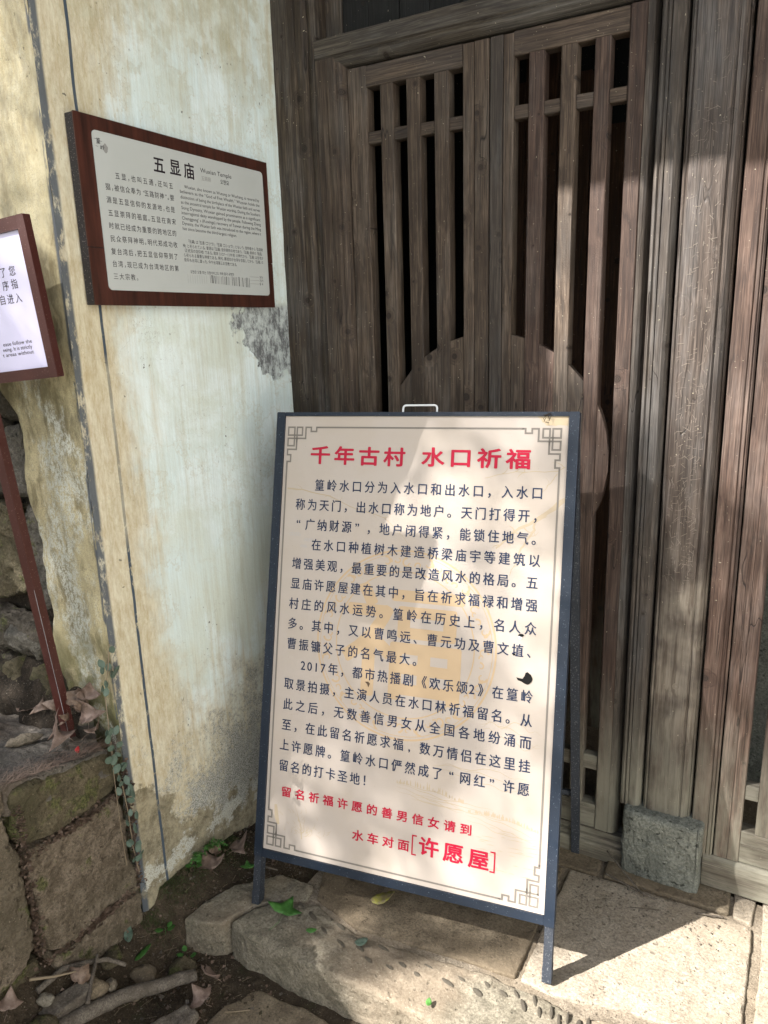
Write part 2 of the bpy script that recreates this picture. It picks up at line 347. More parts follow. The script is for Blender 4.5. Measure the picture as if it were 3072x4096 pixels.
INK_SAND = flat('pale_sand_print', (.455, .375, .27), .5)
INK_STAIN = flat('tan_peel_stain', (.50, .41, .28), .7)
HOLE = flat('torn_hole_black', (.006, .006, .006), .9)

# ------------------------------------------------------------ mesh builders
def prism(profile, a0, a1, axis='z', seg=.09, jit=.0007, seed=0, taper=None):
    """profile: closed (p,q) outline, CCW; z axis: (x,y); x axis: (y,z); y axis: (x,z)"""
    bm = bmesh.new(); n = max(1, int(abs(a1-a0)/seg)); rows = []
    for i in range(n+1):
        a = a0+(a1-a0)*i/n; row = []
        for k, (p, r) in enumerate(profile):
            j1 = noise.noise(Vector((a*5.1+seed*3.3, k*1.7, seed)))*jit; j2 = noise.noise(Vector((a*5.1-seed, k*2.3+9, seed)))*jit
            p_, r_ = p+j1, r+j2
            row.append(bm.verts.new({'z': (p_, r_, a), 'x': (a, p_, r_), 'y': (p_, a, r_)}[axis]))
        rows.append(row)
    m = len(profile)
    for i in range(n):
        for k in range(m): bm.faces.new((rows[i][k], rows[i][(k+1) % m], rows[i+1][(k+1) % m], rows[i+1][k]))
    bm.faces.new(list(reversed(rows[0]))); bm.faces.new(rows[-1])
    bmesh.ops.recalc_face_normals(bm, faces=bm.faces); return bm
def chrect(a0, a1, b0, b1, c=.002):
    return [(a0+c, b0), (a1-c, b0), (a1, b0+c), (a1, b1-c), (a1-c, b1), (a0+c, b1), (a0, b1-c), (a0, b0+c)]
_sd = [0]
def vpost(name, x0, x1, y0, y1, z0, z1, mat, parent, c=.002, jit=.0007):
    _sd[0] += 1; return link(name, prism(chrect(x0, x1, y0, y1, c), z0, z1, 'z', seed=_sd[0], jit=jit), mat, parent)
def hrail(name, x0, x1, y0, y1, z0, z1, mat, parent, c=.002, jit=.0006):
    _sd[0] += 1; return link(name, prism(chrect(y0, y1, z0, z1, c), x0, x1, 'x', seed=_sd[0], jit=jit), mat, parent)
def poly_prism(pts, y0, y1, axes='xz'):
    bm = bmesh.new()
    mk = {'xz': lambda p, d: (p[0], d, p[1]), 'yz': lambda p, d: (d, p[0], p[1]), 'xy': lambda p, d: (p[0], p[1], d)}[axes]
    a = [bm.verts.new(mk(p, y0)) for p in pts]; b = [bm.verts.new(mk(p, y1)) for p in pts]
    bm.faces.new(a); bm.faces.new(list(reversed(b)))
    for i in range(len(pts)):
        j = (i+1) % len(pts); bm.faces.new((a[i], b[i], b[j], a[j]))
    bmesh.ops.recalc_face_normals(bm, faces=bm.faces); return bm
def refine(bm, L, it=7):
    for _ in range(it):
        bmesh.ops.triangulate(bm, faces=bm.faces)
        es = [e for e in bm.edges if e.calc_length() > L]
        if not es: break
        bmesh.ops.subdivide_edges(bm, edges=es, cuts=1)
    bmesh.ops.triangulate(bm, faces=bm.faces)
def rocky(pts, d0, d1, axes, L=.014, amp=.006, bev=.018, seed=0, cut=None):
    """a stone: outline prism, rounded edges, subdivided and roughened"""
    bm = poly_prism(pts, d0, d1, axes)
    bmesh.ops.bevel(bm, geom=list(bm.edges), offset=bev, segments=3, profile=.55, affect='EDGES')
    refine(bm, L); bm.normal_update()
    for v in bm.verts:
        p = v.co; n = nz(p, 9, seed)*.8 + nz(p, 24, seed+3)*.5 + abs(nz(p, 40, seed+7))*.35 + nz(p, 85, seed+5)*.34 + (noise.cell(p*34+Vector((nz(p, 30), nz(p, 30, 3), nz(p, 30, 6)))*1.2)-.5)*.28
        v.co = v.co + v.normal*amp*n
        if cut: cut(v)
    return bm
def rock_obj(name, pts, d0, d1, axes, mat, parent=None, **k):
    return link(name, rocky(pts, d0, d1, axes, **k), mat, parent, smooth=True)
def tube(bm, pts, r, sides=8, r1=None, cap=True):
    pts = [Vector(p) for p in pts]; rings = []; n = len(pts)
    up_ = Vector((.13, .2, 1)).normalized()
    for i, p in enumerate(pts):
        t = (pts[min(i+1, n-1)]-pts[max(i-1, 0)]).normalized()
        a = t.cross(up_); a = a.normalized() if a.length > 1e-4 else Vector((1, 0, 0)); b = t.cross(a)
        rr = r if r1 is None else r+(r1-r)*i/(n-1)
        if callable(r): rr = r(i/(n-1))
        rings.append([bm.verts.new(p+(a*math.cos(2*math.pi*k/sides)+b*math.sin(2*math.pi*k/sides))*rr) for k in range(sides)])
    for i in range(n-1):
        for k in range(sides): bm.faces.new((rings[i][k], rings[i][(k+1) % sides], rings[i+1][(k+1) % sides], rings[i+1][k]))
    if cap: bm.faces.new(list(reversed(rings[0]))); bm.faces.new(rings[-1])
    return bm

# ------------------------------------------------------------ ground
def gz(x, y):
    front = -.102 + .120*sm(.14, -.04, x) - .01*sm(-.85, -1.15, y)*sm(0, .3, x) + .055*sm(-.86, -1.06, y)*sm(.26, .02, x)
    plat = -.016 + .055*sm(.14, 0, x)*sm(-.30, -.6, y)
    yb = -.722 + .075*sm(.07, .22, x) if x < .30 else -.64
    kx = sm(yb, yb+.022, y)
    h = front*(1-kx)+plat*kx
    n = .0075*nz((x, y, 0), 11) + .004*nz((x, y, 3), 31) + .002*nz((x, y, 5), 80)
    far = sm(2.2, 6, math.hypot(x-.7, y+1))
    return (h+n)*(1-far) + (-.12+.03*nz((x, y, 0), .8))*far
def axis_pts(lo, hi, step, far):
    a = [lo+step*i for i in range(int((hi-lo)/step)+1)]; d = step*2; l, r = a[0], a[-1]; L_, R_ = [], []
    while l > -far: l -= d; L_.append(l); d *= 1.35
    d = step*2
    while r < far: r += d; R_.append(r); d *= 1.35
    return L_[::-1]+a+R_
xs, ys = axis_pts(-.12, 1.7, .011, 300), axis_pts(-1.35, .06, .011, 300)
vs = [(x, y, gz(x, y)) for y in ys for x in xs]; nx = len(xs)
fs = [(j*nx+i, j*nx+i+1, (j+1)*nx+i+1, (j+1)*nx+i) for j in range(len(ys)-1) for i in range(nx-1)]
me = bpy.data.meshes.new('ground'); me.from_pydata(vs, [], fs); me.validate()
tag(link('ground', me, SOIL, smooth=True), kind='structure')

def leafmat(name, a, b, rough=.55, vein=None):
    q = NT(name, rough, .35); P = q.obj((1, 1, 1), 5.0); n1 = q.noise(P, 60, 4, .6); n2 = q.noise(P, 420, 3, .6)
    c = q.mix(q.rng(n1, .35, .65, 0, 1, True), a, b); c = q.mix(q.rng(n2, .4, .6, .25, 0), c, tuple(x*.5 for x in a))
    return q.out(c, q.bump(n2, .3, .001))
# unseen surroundings added for the light: bounce lane and house, sky-blocking slope, trees
lane = rock_obj('bounce_lane', [(1.92, -9), (3.58, -9), (3.58, .02), (1.92, .02)], -.16, -.06, 'xy', None, L=1.2, amp=.0, bev=.01)
lane.data.materials.append(S_SLAB); tag(lane, kind='structure')  # unseen paving added to bounce sun up at wall and facade
WHITEWASH = NT('whitewash', .9, .2); _p = WHITEWASH.noise(WHITEWASH.obj(), 1.3, 6, .6)
WHITEWASH = WHITEWASH.out(WHITEWASH.mix(WHITEWASH.rng(_p, .35, .65), (.86, .88, .87), (.80, .82, .81)))
hs = thing('bounce_house', 'unseen whitewashed house added to bounce sunlight onto the plaster wall', 'house')  # unseen house added as a sun bounce for the plaster wall
link('wall', poly_prism([(3.6, -9), (8, -9), (8, -.6), (3.6, -.6)], -.2, 6.2, 'xy'), WHITEWASH, hs)
link('roof', poly_prism([(3.2, 6.2), (8.4, 6.2), (5.8, 7.4)], -9.4, -.3, 'xz'), W_DARK, hs)
LEAFY = leafmat('tree_foliage', (.03, .055, .018), (.06, .095, .03))
bm = bmesh.new(); rows = []
for j in range(15):
    r_ = 8+1.6*j; row = []
    for i in range(61):
        an = math.radians(100+200*i/60)      # from behind the wall, round the left, to behind the camera
        ed = sm(100, 130, 100+200*i/60)*sm(300, 285, 100+200*i/60)
        x, y = r_*math.cos(an), r_*math.sin(an)
        z = -.3 + ed*min(.66*(r_-8), 9.5)*1.0 + ed*(1.2*nz((x, y, 0), .35)+.5*nz((x, y, 0), 1.1))*sm(8, 11, r_)
        row.append(bm.verts.new((x+.7, y-.5, z)))
    rows.append(row)
for j in range(14):
    for i in range(60): bm.faces.new((rows[j][i], rows[j+1][i], rows[j+1][i+1], rows[j][i+1]))
tag(link('sky_blocking_slope', bm, LEAFY, smooth=True), kind='structure')  # unseen slope added to block sky left of and behind the camera
# unseen tree toward the sun; leaf zones and gaps placed to shape its light
S_ = -SUND; E1 = Vector((0, 0, 1)).cross(S_).normalized(); E1 = -E1 if E1.x < 0 else E1; E2 = S_.cross(E1); E2 = -E2 if E2.z < 0 else E2
tree = thing('dapple_tree', 'unseen broadleaf tree with leaves placed to shade board and doors', 'tree')
rs = random.Random(21); tv, tf = [], []
def tleaf(p, s):
    a = Vector((rs.gauss(0, 1), rs.gauss(0, 1), rs.gauss(0, 1))).normalized(); b = a.orthogonal().normalized(); c = a.cross(b)
    n = len(tv); tv.extend([p-b*s*.5, p+c*s*.28, p+b*s*.5, p-c*s*.28]); tf.append((n, n+1, n+2, n+3))
def sunplane(p): return p.dot(E1), p.dot(E2)
n_ = 0
while n_ < 15000:
    u, v, d = rs.uniform(-1.6, 2.6), rs.uniform(-.9, 3.2), rs.uniform(5.5, 8.0)
    p = S_*d + E1*u + E2*v
    if nz((u, v, d*.4), 1.9, 3) < -.12 + .25*rs.random(): continue
    if u > .87 and v < .86: continue
    if u > .50 and v < .90 and rs.random() < .75*sm(.45, .87, u): continue
    if .50 < u < 1.10 and 1.22 < v < 2.1 and rs.random() < .975: continue
    if .30 < u < 1.05 and .2 < v <= 1.35 and rs.random() < .6: continue
    tleaf(p, rs.uniform(.05, .09)); n_ += 1
for _ in range(5200):          # leaf patch added to shade the lower left board and step
    u, v, d = rs.uniform(-.15, .90), rs.uniform(-.6, .78), rs.uniform(6.0, 8.0)
    if u > .80 and v > .22: continue
    if v > .70 and rs.random() < .5: continue
    tleaf(S_*d + E1*u + E2*v, rs.uniform(.045, .07))
for _ in range(4600):  # even leaf screen added to dim the sun on the board
    u, v, d = rs.uniform(.25, .98), rs.uniform(.2, 1.40), rs.uniform(8.2, 10.5)
    if u > .945 and v < .60: continue
    tleaf(S_*d + E1*u + E2*v, rs.uniform(.03, .048))
me = bpy.data.meshes.new('foliage'); me.from_pydata([tuple(p) for p in tv], [], tf); tag(link('foliage', me, LEAFY, tree), kind='stuff')
tv, tf = [], []
cano = thing('sky_blocking_crown', 'unseen tree crown added to block sky light above the porch', 'tree')  # unseen crown added to cut overhead sky light on the ground
for _ in range(9000):
    x, y, z = rs.uniform(.4, 4.2), rs.uniform(-3.2, 1.2), rs.uniform(5.2, 7.2)
    if z > 5.6 and nz((x, y, z), .9, 6) < -.05: continue
    if x*E1.x+y*E1.y < 1.15 + 0 and x < 1.2: continue
    tleaf(Vector((x, y, z)), rs.uniform(.12, .22))
me = bpy.data.meshes.new('foliage'); me.from_pydata([tuple(p) for p in tv], [], tf); tag(link('foliage', me, LEAFY, cano), kind='stuff')
bm = bmesh.new(); tube(bm, [(5.0, .6, 0), (4.8, .4, 2.5), (4.2, 0, 4.6), (3.0, -.6, 6.0)], .24, 10, .08); link('trunk', bm, S_DUST, cano)
bm = bmesh.new(); tb = S_*6.8+E1*(-.2)+E2*.6
tube(bm, [(tb.x-2.2, tb.y-.9, -.3), (tb.x-2.0, tb.y-.8, 2.0), (tb.x-1.0, tb.y-.4, 3.6), (tb.x-.3, tb.y-.1, 4.8)], .16, 10, .05); link('trunk', bm, S_DUST, tree)

# paved platform in front of the door: mortar bed + slabs + kerb stones + set pebbles
pav = link('pavement', rocky([(.30, -.60), (1.9, -.62), (1.9, .02), (.30, .02)], -.09, -.007, 'xy', L=.02, amp=.004, bev=.004, seed=4), MORTAR, smooth=True)
tag(pav, kind='structure')
def slab(pts, mat, top=0.0, th=.05, name='stone_slab', **k):
    k.setdefault('bev', .006); k.setdefault('amp', .0035); k.setdefault('L', .018)
    _sd[0] += 1; return rock_obj(name, pts, top-th, top, 'xy', mat, pav, seed=_sd[0], **k)
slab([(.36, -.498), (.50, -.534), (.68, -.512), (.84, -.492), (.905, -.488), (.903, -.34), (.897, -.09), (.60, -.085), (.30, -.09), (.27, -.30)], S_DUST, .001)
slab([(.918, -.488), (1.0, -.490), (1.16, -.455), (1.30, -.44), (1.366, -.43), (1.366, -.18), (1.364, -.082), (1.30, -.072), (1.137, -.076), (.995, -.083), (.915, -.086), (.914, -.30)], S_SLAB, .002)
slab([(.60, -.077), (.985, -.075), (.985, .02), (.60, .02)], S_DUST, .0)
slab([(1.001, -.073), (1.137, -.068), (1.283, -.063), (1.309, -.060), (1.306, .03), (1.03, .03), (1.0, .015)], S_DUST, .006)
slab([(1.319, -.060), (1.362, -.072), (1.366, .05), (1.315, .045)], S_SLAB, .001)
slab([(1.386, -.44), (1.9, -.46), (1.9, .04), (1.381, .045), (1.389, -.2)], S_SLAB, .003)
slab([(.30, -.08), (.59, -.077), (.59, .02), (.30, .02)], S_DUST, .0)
def kerbcut(v):      # worn, wavy top
    if v.co.z > -.04: v.co.z += .003*nz(v.co, 6, 2)+.004*nz((v.co.x*.4, v.co.y*3, 0), 14, 8)*sm(-.63, -.56, v.co.y)
slab([(.205, -.668), (.26, -.684), (.493, -.684), (.70, -.672), (.82, -.686), (.95, -.70), (1.3, -.715), (1.75, -.72), (1.75, -.46), (1.249, -.455), (1.078, -.505), (.97, -.505), (.852, -.505), (.688, -.525), (.514, -.548), (.369, -.51), (.30, -.545), (.235, -.598)],
     S_KERB, .001, .125, name='kerb_stone', bev=.016, amp=.0045, L=.011, cut=kerbcut)
slab([(.092, -.715), (.150, -.704), (.196, -.680), (.222, -.612), (.26, -.560), (.34, -.515), (.33, -.46), (.22, -.47), (.13, -.56), (.115, -.63)], S_KERB, -.002, .11, name='kerb_stone', bev=.008, amp=.006, L=.012)
slab([(.335, -.722), (.47, -.712), (.75, -.705), (1.2, -.73), (1.7, -.75), (1.7, -1.5), (.40, -1.5), (.30, -1.2), (.272, -.95), (.300, -.80)], S_DUST, -.094, .05, name='stone_slab', bev=.01, amp=.007, L=.02)
# river pebbles set on edge in the mortar between kerb and slabs
def ellipsoid(rx, ry, rz, seed):
    bm = bmesh.new(); bmesh.ops.create_icosphere(bm, subdivisions=2, radius=1)
    for v in bm.verts:
        v.co *= 1+.16*nz(v.co, 1.6, seed); v.co = Vector((v.co.x*rx, v.co.y*ry, v.co.z*rz))
    return bm
pebs = [link('cobble', ellipsoid(1, 1, 1, s), S_RIVER) for s in range(5)]
pm = [o.data for o in pebs]
for m_ in pm: m_.shade_smooth()
for o in pebs: bpy.data.objects.remove(o)
cob = []
for (x, y, ln, ang, wd) in [(.385, -.555, .045, -.5, .010), (.44, -.575, .035, -.4, .009), (.50, -.59, .03, -.3, .007), (.475, -.555, .04, -.35, .008), (.55, -.585, .03, -.35, .008), (.60, -.56, .035, -.15, .006),
    (.585, -.60, .028, -.3, .007), (.655, -.575, .033, -.2, .007), (.70, -.585, .02, -.3, .006), (.72, -.553, .035, -.15, .006), (.775, -.575, .034, -.25, .008), (.80, -.548, .028, -.3, .006), (.845, -.56, .03, -.3, .008),
    (.86, -.535, .02, -.6, .006), (.895, -.545, .028, -.4, .007), (.925, -.525, .028, -.8, .008), (.945, -.548, .03, -1.0, .007), (.965, -.53, .03, -1.1, .007), (.985, -.548, .034, -1.2, .007),
    (1.004, -.53, .03, -1.3, .006), (1.022, -.548, .036, -1.3, .007), (1.043, -.532, .034, -1.4, .006), (1.063, -.54, .040, -1.5, .008), (1.085, -.528, .034, -1.45, .006), (1.115, -.533, .042, -1.57, .0135),
    (1.15, -.52, .036, -1.5, .009), (1.182, -.515, .028, -1.57, .011), (1.212, -.525, .034, -1.45, .010), (1.238, -.505, .03, -1.6, .007), (1.262, -.522, .03, -1.4, .009), (1.29, -.50, .03, -1.6, .007), (1.32, -.52, .034, -1.5, .010), (1.36, -.505, .03, -1.6, .008),
    (.30, -.565, .04, -.9, .012), (.345, -.548, .036, -.7, .009), (.325, -.585, .03, -.6, .006), (.415, -.60, .026, -.4, .006), (.52, -.56, .03, -.2, .005), (.64, -.60, .022, -.2, .005)]:
    o = bpy.data.objects.new('cobble', random.choice(pm)); COL.objects.link(o); o.parent = pav
    if not o.data.materials: o.data.materials.append(S_RIVER)
    o.location = (x+random.uniform(-.004, .004), y+random.uniform(-.006, .006), -.0008); o.rotation_euler = (random.uniform(-.08, .08), random.uniform(-.04, .04), ang); o.scale = (ln*random.uniform(.42, .6), wd*random.uniform(.55, .85), .0052)

# ------------------------------------------------------------ plaster wall (side of the temple porch)
def xl(z):                         # ragged outer edge of the plastered end
    pts = [(-.3, -.03), (.40, -.03), (.49, -.045), (.55, -.12), (.60, -.185), (.68, -.208), (.83, -.212), (1.03, -.214), (1.11, -.236), (1.28, -.232), (1.36, -.30), (1.45, -.62), (3.4, -.66)]
    for (a, b), (c, d) in zip(pts, pts[1:]):
        if z <= c: return b+(d-b)*(z-a)/(c-a) + .008*nz((0, z, 0), 22)+.005*nz((0, z, 4), 60)
    return -.66
wallt = thing('plaster_wall', 'tall stained lime plaster wall with black painted corner lines, left of the lattice door', 'wall')
zs = [-.25+.015*i for i in range(int(2.75/.015))]+[2.5, 2.8, 3.3]
def wall_face():
    yn = [-.755+.0755*i/6 for i in range(6)]+[-.6795+.014*i for i in range(int(.70/.014))]+[.02]
    V_, F_ = [], []
    for z in zs:
        for y in yn:
            x = .0035*nz((0, y, z), 4)+.0018*nz((0, y, z), 13)
            if y < -.743: x -= (.006 + .003*nz((0, y, z), 20))*((-.743-y)/.012)
            cr = sm(-.02, .0, y); x += .0*cr
            yy = y + (.004*nz((0, 0, z), 16)+.003*nz((0, 3, z), 45) if y == yn[-1] else 0)
            V_.append((x, yy, z))
    n = len(yn)
    for j in range(len(zs)-1):
        for i in range(n-1): F_.append((j*n+i, j*n+i+1, (j+1)*n+i+1, (j+1)*n+i))
    me = bpy.data.meshes.new('side_face'); me.from_pydata(V_, [], F_); return me
link('side_face', wall_face(), PLASTER, wallt, smooth=True)
def wall_end():
    V_, F_ = [], []; n = 44
    for z in zs:
        e = xl(z)
        for i in range(n+1):
            t = (i/n)**1.3 if z < 1.4 else i/n
            x = -.006+(e+.006)*t
            d = .010*nz((x, 0, z), 7, 3)+.005*nz((x, 0, z), 24, 5)+.0025*nz((x, 0, z), 70, 5)
            y = -.755 - d*sm(0, -.04, x)
            if i == n: y += .03
            V_.append((x, y, z))
    for j in range(len(zs)-1):
        for i in range(n): a = j*(n+1)+i; F_.append((a+1, a, a+n+1, a+n+2))
    # return behind the ragged edge
    base = len(V_)
    for z in zs: V_.append((min(xl(z)+.02, -.035), -.60, z))
    for j in range(len(zs)-1):
        a = j*(n+1)+n; F_.append((base+j, a, a+n+1, base+j+1))
    me = bpy.data.meshes.new('end_face'); me.from_pydata(V_, [], F_); return me
link('end_face', wall_end(), PLASTER_END, wallt, smooth=True)
link('core', poly_prism([(-.02, -.3), (-.02, 3.3), (-.62, 3.3), (-.62, 1.5), (-.2, 1.2), (-.15, -.3)], -.70, .03), PLASTER_END, wallt)

# ------------------------------------------------------------ timber facade
# corner post against the plaster
cpost = thing('corner_post', 'dark moulded timber post standing in the corner between plaster wall and door frame', 'post')
link('shaft', prism([(-.01, .004), (.03, .0), (.072, .001), (.0755, .006), (.0775, .006), (.080, .001), (.10, .000), (.106, .004), (.112, .012), (.118, .006), (.128, .003), (.140, .008), (.1425, .02), (.1425, .10), (-.01, .10)], -.02, 3.1, 'z', seed=3), W_POST, cpost)
# dark boarding above the lintel
tr = thing('transom_boarding', 'blackened vertical boards closing the opening above the door lintel', 'boarding')
xb = .1425
for i, wd_ in enumerate((.052, .082, .09, .086, .084, .09, .088, .09, .086, .088, .09)):
    if xb > 1.0: break
    x1 = min(xb+wd_, 1.016); vpost('plank', xb, x1-.0018, .055+.003*(i % 2), .075, 2.187, 3.1, W_POST if i == 0 else W_DARK, tr); xb = x1
frame = thing('door_frame', 'moulded weathered timber frame with lintel and threshold round the double lattice door', 'door frame')
link('jamb', prism([(.144, -.006), (.176, -.006), (.1775, -.003), (.179, -.006), (.200, -.006), (.203, -.001), (.206, .0), (.209, -.002), (.214, .0), (.220, .004), (.2235, .012), (.227, .022), (.228, .05), (.144, .05)], .0, 2.1405, 'z', seed=9), W_DOOR, frame)
link('lintel', prism([(-.009, 2.145), (-.010, 2.186), (.052, 2.186), (.052, 2.116), (.021, 2.116), (.012, 2.118), (.004, 2.123), (-.001, 2.129), (-.003, 2.136), (-.006, 2.139), (-.004, 2.1415)], .1445, 1.022, 'x', seed=12, jit=.0009), W_LINT, frame)
link('jamb', prism([(1.019, .05), (1.019, .006), (1.022, -.001), (1.027, -.003), (1.031, .001), (1.035, -.004), (1.040, -.004), (1.0415, .001), (1.043, -.003), (1.060, -.003), (1.066, .002), (1.072, .012), (1.074, .05)], .19, 3.1, 'z', seed=14), W_GREY, frame)
link('threshold', prism([(-.012, .0), (-.012, .040), (-.008, .0455), (.0, .047), (.002, .056), (.012, .058), (.014, .071), (.06, .071), (.06, .0)], .0, 1.045, 'x', seed=15), W_SILL, frame)

CX0, CZ0, RR = .6275, 1.113, .318
def infill(x0, x1, parent, mat, y0=.0185, y1=.030):
    def h(x, s): d = RR*RR-(x-CX0)**2; return CZ0+s*math.sqrt(max(0, d))
    n = 4 if abs((x0+x1)/2-CX0) > .26 else 1; top = []; bot = []
    x0, x1 = max(x0, CX0-RR+.001), min(x1, CX0+RR-.001)
    if x1-x0 < .004: return
    for i in range(n+1):
        x = x0+(x1-x0)*i/n
        if abs(x-CX0) < RR: top.append((x, h(x, 1))); bot.append((x, h(x, -1)))
    if len(top) < 2: return
    bm = poly_prism(top+bot[::-1], y0, y1+.012, 'xz'); link('infill_board', bm, mat, parent)
def leaf(side):
    L = side == 'l'
    t = thing('door_leaf', 'left lattice door leaf with reddish brown top rail, next to the plaster wall' if L else 'right lattice door leaf beside the thick column, partly in sun', 'door', group='pair of lattice door leaves')
    y0, y1 = .015, .057; B, T = .074, 2.110
    M1 = W_DOOR; M2 = W_DOOR if L else W_RED
    if L:
        outer = (.2285, .2845); mid_ = (.5585, .6265); bars = [(.3255, .3635), (.4025, .4405), (.4805, .5195)]
    else:
        outer = (.9515, .9885); mid_ = (.6295, .6885); bars = [(.7255, .7625), (.8015, .8375), (.8775, .9125)]
    vpost('outer_stile', *outer, y0, y1, B, T, M1 if L else W_RED, t, c=.003)
    if not L:   # moulded outer arris
        link('stile_moulding', prism([(.989, .015), (.996, .016), (1.003, .020), (1.008, .027), (1.012, .034), (1.013, .057), (.989, .057)], B, T, 'z', seed=77), W_GREY, t)
        vpost('inner_stile', .6295, .6615, y0, y1, B, T-.002, W_GREY, t); vpost('inner_stile', .6630, .6885, y0+.001, y1, B, T-.003, W_DOOR, t)
    else:
        vpost('inner_stile', .5585, .5875, y0, y1, B, T-.003, W_DOOR, t); vpost('inner_stile', .5885, .6260, y0+.0015, y1, B, T-.002, W_DOOR, t)
    a, b = (outer[1]+.0008, mid_[0]-.0008) if L else (mid_[1]+.0008, outer[0]-.0008)
    hrail('top_rail', a, b, y0+.001, y1, 2.0585, T+.0, W_RAIL, t); hrail('bottom_rail', a, b, y0+.001, y1, B, .147, W_SILL, t)
    edges = [a]+[e for bb in bars for e in bb]+[b]
    for k in range(0, len(edges), 2):
        g0, g1 = edges[k]+.0006, edges[k+1]-.0006
        hrail('cross_rail', g0, g1, y0+.005, y1-.008, 1.9235, 1.9535, W_RAIL, t); hrail('cross_rail', g0, g1, y0+.005, y1-.008, .253, .296, W_SILL, t)
        infill(g0, g1, t, M2 if k % 4 else M1)
    for k, bb in enumerate(bars): vpost('bar', bb[0], bb[1], y0+.0005, y1-.003, .1475, 2.0580, M2 if k != 1 else W_DOOR, t)
leaf('l'); leaf('r')

# thick column on its stone
colt = thing('wooden_column', 'thick scratched grey timber column standing on a rough stone block, right of the door', 'column')
link('shaft', prism([(1.0765, .09), (1.0765, .020), (1.079, .009), (1.084, .003), (1.0875, .006), (1.089, .004), (1.091, .001), (1.10, -.0005), (1.13, -.001), (1.160, .0), (1.166, .001), (1.168, .006), (1.171, .006), (1.173, .003), (1.180, .006), (1.186, .013), (1.1885, .018), (1.1905, .016), (1.194, .022), (1.1955, .032), (1.1955, .09)], .192, 3.1, 'z', seed=21), W_COL, colt)
rs = random.Random(77); V_, F_ = [], []
for _ in range(420):
    zc = rs.choice((1.86, 1.62, 1.38, 1.2, 1.08, .98, .9)); x = rs.uniform(1.094, 1.160); z = zc+rs.gauss(0, .07); an = rs.choice((rs.gauss(1.57, .12), rs.gauss(.1, .15), rs.gauss(.7, .3), rs.gauss(2.3, .3)))
    l = rs.uniform(.003, .016); w_ = rs.uniform(.00018, .00045); dx, dz = math.cos(an), math.sin(an); n = len(V_)
    for sx_, s2 in ((-1, -1), (1, -1), (1, 1), (-1, 1)): V_.append((min(1.162, max(1.092, x+dx*l*.5*sx_-dz*w_*s2)), -.0020, z+dz*l*.5*sx_+dx*w_*s2))
    F_.append((n, n+1, n+2, n+3))
me = bpy.data.meshes.new('scratches'); me.from_pydata(V_, [], F_); tag(link('scratches', me, flat('scratched_wood', (.20, .17, .14), .7), colt), kind='stuff')
def blkcut(v):
    if v.co.y < -.012 and v.co.z < .17:
        c_ = noise.cell(Vector((v.co.x*60+nz(v.co, 30)*2, 0, v.co.z*75+nz(v.co, 25, 4)*2)))
        v.co.y += .0018*c_ + .0015*nz(v.co, 50, 7)
blk = rock_obj('plinth_block', [(1.035, -.03), (1.060, -.036), (1.215, -.034), (1.232, -.028), (1.231, .07), (1.034, .07)], -.01, .193, 'xy', S_BLOCK, L=.007, amp=.0032, bev=.011, seed=31, cut=blkcut)
tag(blk, 'rough chiselled grey green stone block under the thick wooden column', 'stone block')
# bay to the right of the column
bay = thing('lattice_panel', 'reddish brown lattice wall panel right of the column, at the right edge of the photo', 'lattice panel')
link('stile', prism([(1.2005, .06), (1.2005, .016), (1.203, .013), (1.236, .013), (1.2385, .017), (1.241, .014), (1.2455, .0135), (1.2475, .018), (1.250, .0145), (1.2535, .018), (1.2545, .06)], .03, 3.1, 'z', seed=23), W_RED, bay)
link('stile', prism([(1.2570, .06), (1.2570, .020), (1.259, .017), (1.2885, .017), (1.2892, .0195), (1.2900, .017), (1.314, .017), (1.316, .020), (1.316, .06)], .1005, 3.1, 'z', seed=25), W_RED, bay)
x = 1.3465
for i in range(4):
    vpost('bar', x, x+.038, .0175, .057, .192, 3.0, W_RED, bay)
    hrail('cross_rail', x-.0295, x-.0006, .021, .050, .281, .321, W_SILL, bay); x += .0685
hrail('bottom_rail', 1.3165, 1.9, .018, .060, .1545, .1915, W_SILL, bay); hrail('bottom_rail', 1.3165, 1.9, .0195, .060, .1005, .1535, W_SILL, bay)
sill = link('timber_sill', prism([(.006, .012), (.004, .07), (.008, .092), (.016, .0995), (.08, .0995), (.08, .012)], 1.2340, 1.9, 'x', seed=29, jit=.0012), W_SILL)
tag(sill, 'heavy weathered timber sill beam under the right lattice panel', 'sill')
ex = thing('blocking_plank_wall', 'unseen plank wall continuing the facade to the right, added to block light', 'wall')  # unseen facade extension added to block light from the right
for i in range(8): vpost('plank', 1.905+.2*i, 2.10+.2*i, .02, .06, .0, 3.1, W_DOOR, ex)

# dim room behind the lattice
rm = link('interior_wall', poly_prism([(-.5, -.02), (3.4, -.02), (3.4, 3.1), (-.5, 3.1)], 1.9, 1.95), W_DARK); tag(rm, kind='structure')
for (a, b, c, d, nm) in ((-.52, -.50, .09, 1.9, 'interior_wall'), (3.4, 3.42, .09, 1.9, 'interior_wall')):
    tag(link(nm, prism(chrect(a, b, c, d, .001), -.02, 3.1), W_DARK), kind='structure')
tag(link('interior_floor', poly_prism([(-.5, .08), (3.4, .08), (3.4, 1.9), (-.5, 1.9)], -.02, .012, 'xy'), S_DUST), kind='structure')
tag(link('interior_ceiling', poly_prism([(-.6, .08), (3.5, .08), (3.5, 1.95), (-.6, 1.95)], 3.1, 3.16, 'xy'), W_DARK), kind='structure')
par = thing('inner_partition', 'brown board partition seen in the dark room behind the right door leaf', 'partition')
for i in range(7): vpost('board', .28+.105*i, .383+.105*i, .66, .69, .012, 2.35-.16*abs(i-2), W_IN, par)
scr = thing('inner_post', 'grey green stone slab standing in the dark behind the right lattice panel', 'stone slab')
